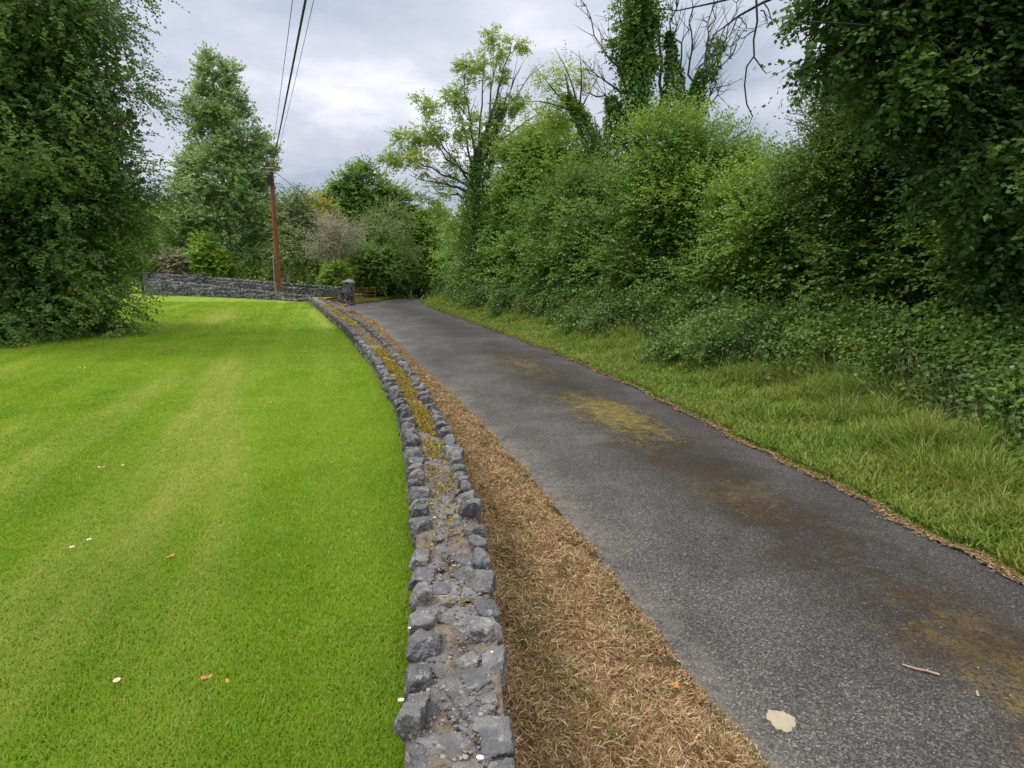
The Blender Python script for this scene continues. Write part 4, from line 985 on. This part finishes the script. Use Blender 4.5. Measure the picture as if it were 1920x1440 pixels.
# --- big overhanging tree, trunk outside the frame at right
def over_extra(T, r):
    s = np.array((8.6, 7.2, 3.2))
    for tg in ((1500, 40), (1540, 110), (1600, 60), (1700, 120), (1640, 200), (1760, 60), (1850, 150), (1900, 250), (1800, 260)):
        e = P(*tg, 7.2 + r.uniform(-.5, .5)); T.add(bez(s, (s + e) / 2 + np.array((0, 0, .5)), e, 12), .06 * np.linspace(1, .12, 12), 6)
    # bare hanging branch
    pa = [(1560, -60), (1490, -20), (1430, 5), (1385, 30), (1345, 60)]
    T.add([P(x, y, 7.4) for x, y in pa], [.022, .018, .015, .012, .007], 6)
    T.add([P(x, y, 7.3) for x, y in [(1560, -60), (1500, -30), (1420, -15), (1340, 5), (1270, 20), (1220, 15)]], [.022, .018, .014, .010, .007, .004], 6)
    hang = [(1418, 0), (1420, 40), (1413, 75), (1414, 105), (1400, 125), (1396, 160), (1400, 195), (1411, 218), (1400, 245), (1370, 262), (1350, 280)]
    hp = np.array([P(x, y, 7.3) for x, y in hang]); T.add(hp, .013 * np.linspace(1, .4, len(hp)), 6)
    T.add([P(x, y, 7.3) for x, y in [(1414, 107), (1422, 118), (1430, 130), (1437, 138), (1446, 134)]], [.009, .008, .006, .005, .003], 5)
    for a, b_ in (((1435, 5), (1448, 45)), ((1425, 20), (1440, 50)), ((1385, 30), (1400, 60)), ((1385, 30), (1360, 95)), ((1360, 50), (1330, 110)), ((1340, 5), (1320, 60)), ((1300, 12), (1290, 70)), ((1414, 60), (1380, 85)), ((1380, 85), (1365, 110)), ((1345, 60), (1310, 120))):
        A, B_ = P(*a, 7.3), P(*b_, 7.3 + r.uniform(-.3, .3)); m = (A + B_) / 2 + r.normal(size=3) * .05
        L_ = bez(A, m, B_, 7) + r.normal(size=(7, 3)) * .008; T.add(L_, .008 * np.linspace(1, .35, 7), 5)
        for _ in range(4):
            q_ = L_[r.integers(2, 7)]; e_ = q_ + unit(r.normal(size=3) + np.array((-.6, 0, -.2))) * r.uniform(.08, .25); T.add([q_, (q_ + e_) / 2 + r.normal(size=3) * .01, e_], [.004, .003, .002], 4)
ov = [Lb(1560, 40, 7.4, 55, 45, .5), Lb(1540, 90, 7.4, 36, 26, .4), Lb(1640, 70, 7.4, 80, 60, .7), Lb(1660, 165, 7.4, 60, 50, .6), Lb(1740, 190, 7.2, 70, 55, .7), Lb(1760, 50, 7.4, 80, 60, .8), Lb(1860, 120, 7.2, 90, 120, .9),
      Lb(1860, 300, 7.0, 110, 90, .9), Lb(1900, 430, 7.0, 90, 90, .9), Lb(1960, 0, 7.2, 140, 160, 1.0), Lb(1780, 300, 7.4, 60, 60, .7), Lb(1900, -120, 7.4, 240, 100, 1.2), Lb(2050, 250, 7.2, 160, 250, 1.2), Lb(1700, -70, 7.4, 140, 70, 1.0)]
tree('overhanging_tree', 'big dark tree leaning in from the right edge with one dangling bare branch', 'tree', (9.4, 7.4, -.1),
     [(9.4, 7.4, -.3), (9.3, 7.4, 1), (9.0, 7.3, 2.4), (8.6, 7.2, 3.4), (8.1, 7.2, 5), (7.9, 7.2, 7)], ov, M['maple'], M['bark_dark'], 701, clumps=520, twigs=14, per=11, tl=.40, droop=.35,
     leaf=(.074, .056), spread=.20, core=5000, shell=.5, flat=.6, r0=.26, twigwood=900, brad=.02, extra=over_extra, inner=.1, back=.6)

# --- brambles at the hedge foot
def brambles():
    n = 8600; y = logy(n, 3.5, 36, 1.0); off = rng.random(n) ** 1.2 * (1.1 + .85 * np.exp(-((y - 12.5) / 4.5) ** 2))
    hw = .8 * vnoise(y[:, None] * .9, 71) * (rng.random(n) > .3)
    x = foot(y) + .45 + .28 * hw + .35 * np.exp(-(y / 5.5) ** 4) - off * 1.05 * np.clip(.45 + .6 * vnoise(np.stack([y, y * .3], -1) * 1.1, 31), .15, 1.2)
    hgt = (.22 + .85 * rng.random(n)) * np.maximum(1.2 - off * .42, .35)
    o = np.stack([x, y, -.15 + hgt], -1)
    d = unit(np.stack([-.6 + rng.normal(size=n) * .5, rng.normal(size=n) * .6, -.15 + rng.normal(size=n) * .3], -1))
    per = 26; kk = np.repeat(np.arange(n), per); m = len(kk); t = np.tile(np.linspace(-.2, 1, per), n)
    p = o[kk] + d[kk] * (t * .55)[:, None] + rng.normal(size=(m, 3)) * .045; p[:, 2] -= .14 * t * t
    p[:, 2] = np.maximum(p[:, 2], -.25)
    ld = d[kk] * .3 + rng.normal(size=(m, 3)) * .6
    L = .055 * rng.uniform(.6, 1.3, m) * (1 + .022 * y[kk])
    tag(leaves('bramble_thicket', p, ld, np.array((-.25, -.25, 1.)) + rng.normal(size=(m, 3)) * .35, L, L * .75, M['bramble'], rng=rng, bend=.05),
        'low tangle of bramble leaves along the foot of the hedge', 'brambles', kind='stuff')
    T = Tubes()
    for _ in range(70):
        yy = float(logy(1, 3.5, 16, 1)[0]); xx = float(foot(yy)) + rr.uniform(-.5, .4); a = np.array((xx, yy, -.1)); e = a + np.array((rr.uniform(-.9, .3), rr.uniform(-.8, .8), rr.uniform(.0, .7)))
        T.add(bez(a, (a + e) / 2 + np.array((0, 0, rr.uniform(.3, .8))), e, 8), .0045 * (1 + yy * .05), 4)
    o = T.build('bramble_canes', M['bark_grey']); tag(o, 'thin pale bramble canes and dead twigs arching out of the hedge foot', 'brambles', kind='stuff')
brambles()

# ------------------------------------------------------------------ small things lying about
M['petal'] = flat_mat("daisy_petal", (.80, .80, .76), .6, .2)
M['daisy_eye'] = flat_mat("daisy_eye", (.70, .48, .04), .7, .2)
M['leaf_orange'] = flat_mat("fallen_leaf_orange", (.55, .23, .08), .7, .2, 60)
M['leaf_tan'] = flat_mat("fallen_leaf_tan", (.58, .38, .20), .7, .2, 60)
M['leaf_yellow'] = flat_mat("fallen_leaf_yellow", (.55, .40, .06), .7, .2, 60)
M['dung'] = flat_mat("dried_pale_patch", (.40, .34, .25), .9, .1, 30)
M['twig'] = flat_mat("bare_twig", (.42, .30, .22), .8, .2, 30)
M['pebble'] = stone_mat("loose_pebble", (.04, .045, .05), (.08, .085, .09), (.16, .16, .17), lich=.1)

def daisy(x, y, lab):
    root = empty('daisy', (x, y, .0), lab, 'flower', 'white daisies in the lawn')
    k = 16; a = np.arange(k) / k * 6.283; c = np.tile((x, y, .045), (k, 1))
    leaves('petals', c, np.stack([np.cos(a), np.sin(a), .25 + 0 * a], -1), np.tile((0, 0, 1.), (k, 1)), .014, .006, M['petal'], root, bend=.02, wpos=.6)
    v, f = ICO[2]; mesh_np('eye', v * np.array((.0055, .0055, .004)) + np.array((x, y, .047)), f, M['daisy_eye'], root, True)
    T = Tubes(); T.add([(x, y, -.005), (x, y, .045)], .0012, 5); T.build('stem', M['lawn_blade'], root)
daisy(-1.52, 1.90, 'lone white daisy low down at the left of the lawn')
daisy(-2.50, 2.96, 'lower white daisy of the pair in the left part of the lawn')
daisy(-2.47, 3.05, 'upper white daisy of the pair in the left part of the lawn')

def fallen_leaf(x, y, z, s, mat, lab, ang, lobed=False):
    n = 26; t = np.arange(n) / n * 6.283
    rad = (1 - .35 * np.abs(np.sin(t * 2.5)) if lobed else .55 + .45 * np.abs(np.cos(t))) * s * (1 + .08 * np.sin(t * 7))
    X = np.cos(t) * rad; Y = np.sin(t) * rad * (.95 if lobed else .62); Zc = .28 * np.abs(Y) + .10 * s * np.sin(3 * t) + .35 * X * X / s
    ca, sa = math.cos(ang), math.sin(ang)
    top_ = np.stack([x + X * ca - Y * sa, y + X * sa + Y * ca, z + Zc + .003], -1)
    ctr = np.array([(x, y, z + .004)])
    v = np.concatenate([top_, ctr, top_ - np.array((0, 0, .0012)), ctr - np.array((0, 0, .0012))])
    i = np.arange(n); j = (i + 1) % n
    f = np.concatenate([np.stack([i, j, np.full(n, n)], -1), np.stack([j + n + 1, i + n + 1, np.full(n, 2 * n + 1)], -1)])
    root = empty('fallen_leaf', (x, y, z), lab, 'leaf', 'fallen leaves')
    mesh_np('leaf_blade', v, f, M[mat], root, True)
    T = Tubes(); e = (x - ca * s * 1.7, y - sa * s * 1.7, z + .004); T.add([(x, y, z + .005), e], [.0014, .0009], 5); T.build('leaf_stalk', M['twig'], root)
fl = [(-1.19, 1.93, .030, .021, 'leaf_orange', 'orange fallen leaf, larger of the two near the bottom of the lawn', .4, False),
      (-1.10, 1.91, .030, .014, 'leaf_yellow', 'small yellow fallen leaf just right of the orange one low on the lawn', 2.2, False),
      (-1.89, 2.87, .032, .021, 'leaf_orange', 'lone orange fallen leaf in the lawn to the right of the daisy pair', 1.0, False),
      (-3.28, 4.29, .034, .026, 'leaf_tan', 'left tan leaf of a pair lying on the left lawn', .2, False),
      (-3.14, 4.33, .034, .022, 'leaf_tan', 'right tan leaf of a pair lying on the left lawn', 1.7, False),
      (-6.81, 8.83, .035, .045, 'leaf_yellow', 'yellowish leaf on the lawn in front of the weeping tree', .7, False),
      (-2.85, 6.52, .035, .03, 'leaf_yellow', 'pale yellow leaf on the middle of the lawn', 2.9, False),
      (.44, 2.85, -.40, .038, 'leaf_orange', 'lobed orange brown dead leaf on the straw verge beside the lane', .9, True),
      (.80, 2.42, -.415, .028, 'leaf_orange', 'small orange dead leaf at the asphalt edge of the straw verge', 2.0, True),
      (.63, 2.25, -.405, .030, 'leaf_tan', 'curled tan dead leaf low on the straw verge', 3.6, True)]
for a_ in fl: fallen_leaf(*a_)
root = empty('loose_pebble', (.17, 2.77, -.40), 'dark pebble half sunk in the dead grass beside the wall', 'pebble')
v, f = rock_verts(901, 3); mesh_np('pebble_body', v * np.array((.030, .022, .018)) + np.array((.17, 2.77, -.375)), f, M['pebble'], root, True)
# pale dried patch on the lane
n = 40; t = np.arange(n) / n * 6.283; rad = .066 * (1 + .07 * np.sin(t * 3 + 1) + .06 * np.sin(t * 7) + .06 * np.sin(t * 13))
zt = -.4335
v = np.concatenate([np.stack([1.24 + np.cos(t) * rad, 2.23 + np.sin(t) * rad * .95, 0 * t + zt], -1), np.stack([1.24 + np.cos(t) * rad * .82, 2.23 + np.sin(t) * rad * .78, 0 * t + zt + .005], -1), [(1.24, 2.23, zt + .006)]])
i = np.arange(n); j = (i + 1) % n
o = mesh_np('dried_patch', v, [np.stack([i, j, j + n, i + n], -1), np.stack([i + n, j + n, np.full(n, 2 * n)], -1)], M['dung'], smooth=True)
tag(o, 'flat pale beige dried patch on the asphalt near the bottom right', 'patch')
T = Tubes(); T.add([(2.00, 2.55, -.392), (2.04, 2.515, -.388), (2.09, 2.50, -.390), (2.135, 2.475, -.392)], [.0045, .005, .0055, .007], 6)
T.add([(2.09, 2.50, -.390), (2.11, 2.515, -.386)], [.004, .002], 5)
tag(T.build('fallen_twig', M['twig']), 'thin crooked pinkish twig lying on the asphalt at right', 'twig')
T = Tubes(); T.add([(2.215, 2.33, -.395), (2.235, 2.365, -.392)], [.006, .005], 6)
tag(T.build('wood_chip', M['twig']), 'short pale chip of wood on the mossy asphalt at far right', 'wood chip')

# daisies' white lichen flecks and white stones on the low wall
for (px, py, s) in ((752, 1312, .011), (768, 1177, .007), (922, 1222, .006), (815, 970, .008), (900, 1420, .012)):
    q = P(px, py, 1.0); y_ = 1.0
    # project onto wall-top height
    u_ = (px - 960) / F_PX; v_ = (720 - py) / F_PX; yy = math.cos(PITCH) + v_ * math.sin(PITCH); zz_ = -math.sin(PITCH) + v_ * math.cos(PITCH); k = (CAM_Z - .225) / -zz_
    vv, ff = rock_verts(int(px), 2)
    mesh_np('lichen_spot', vv * np.array((s * 1.3, s, s * .3)) + np.array((u_ * k, yy * k, .225)), ff, M['lichen_white'], low_wall, True)
print('verts total', sum(len(m.vertices) for m in bpy.data.meshes))
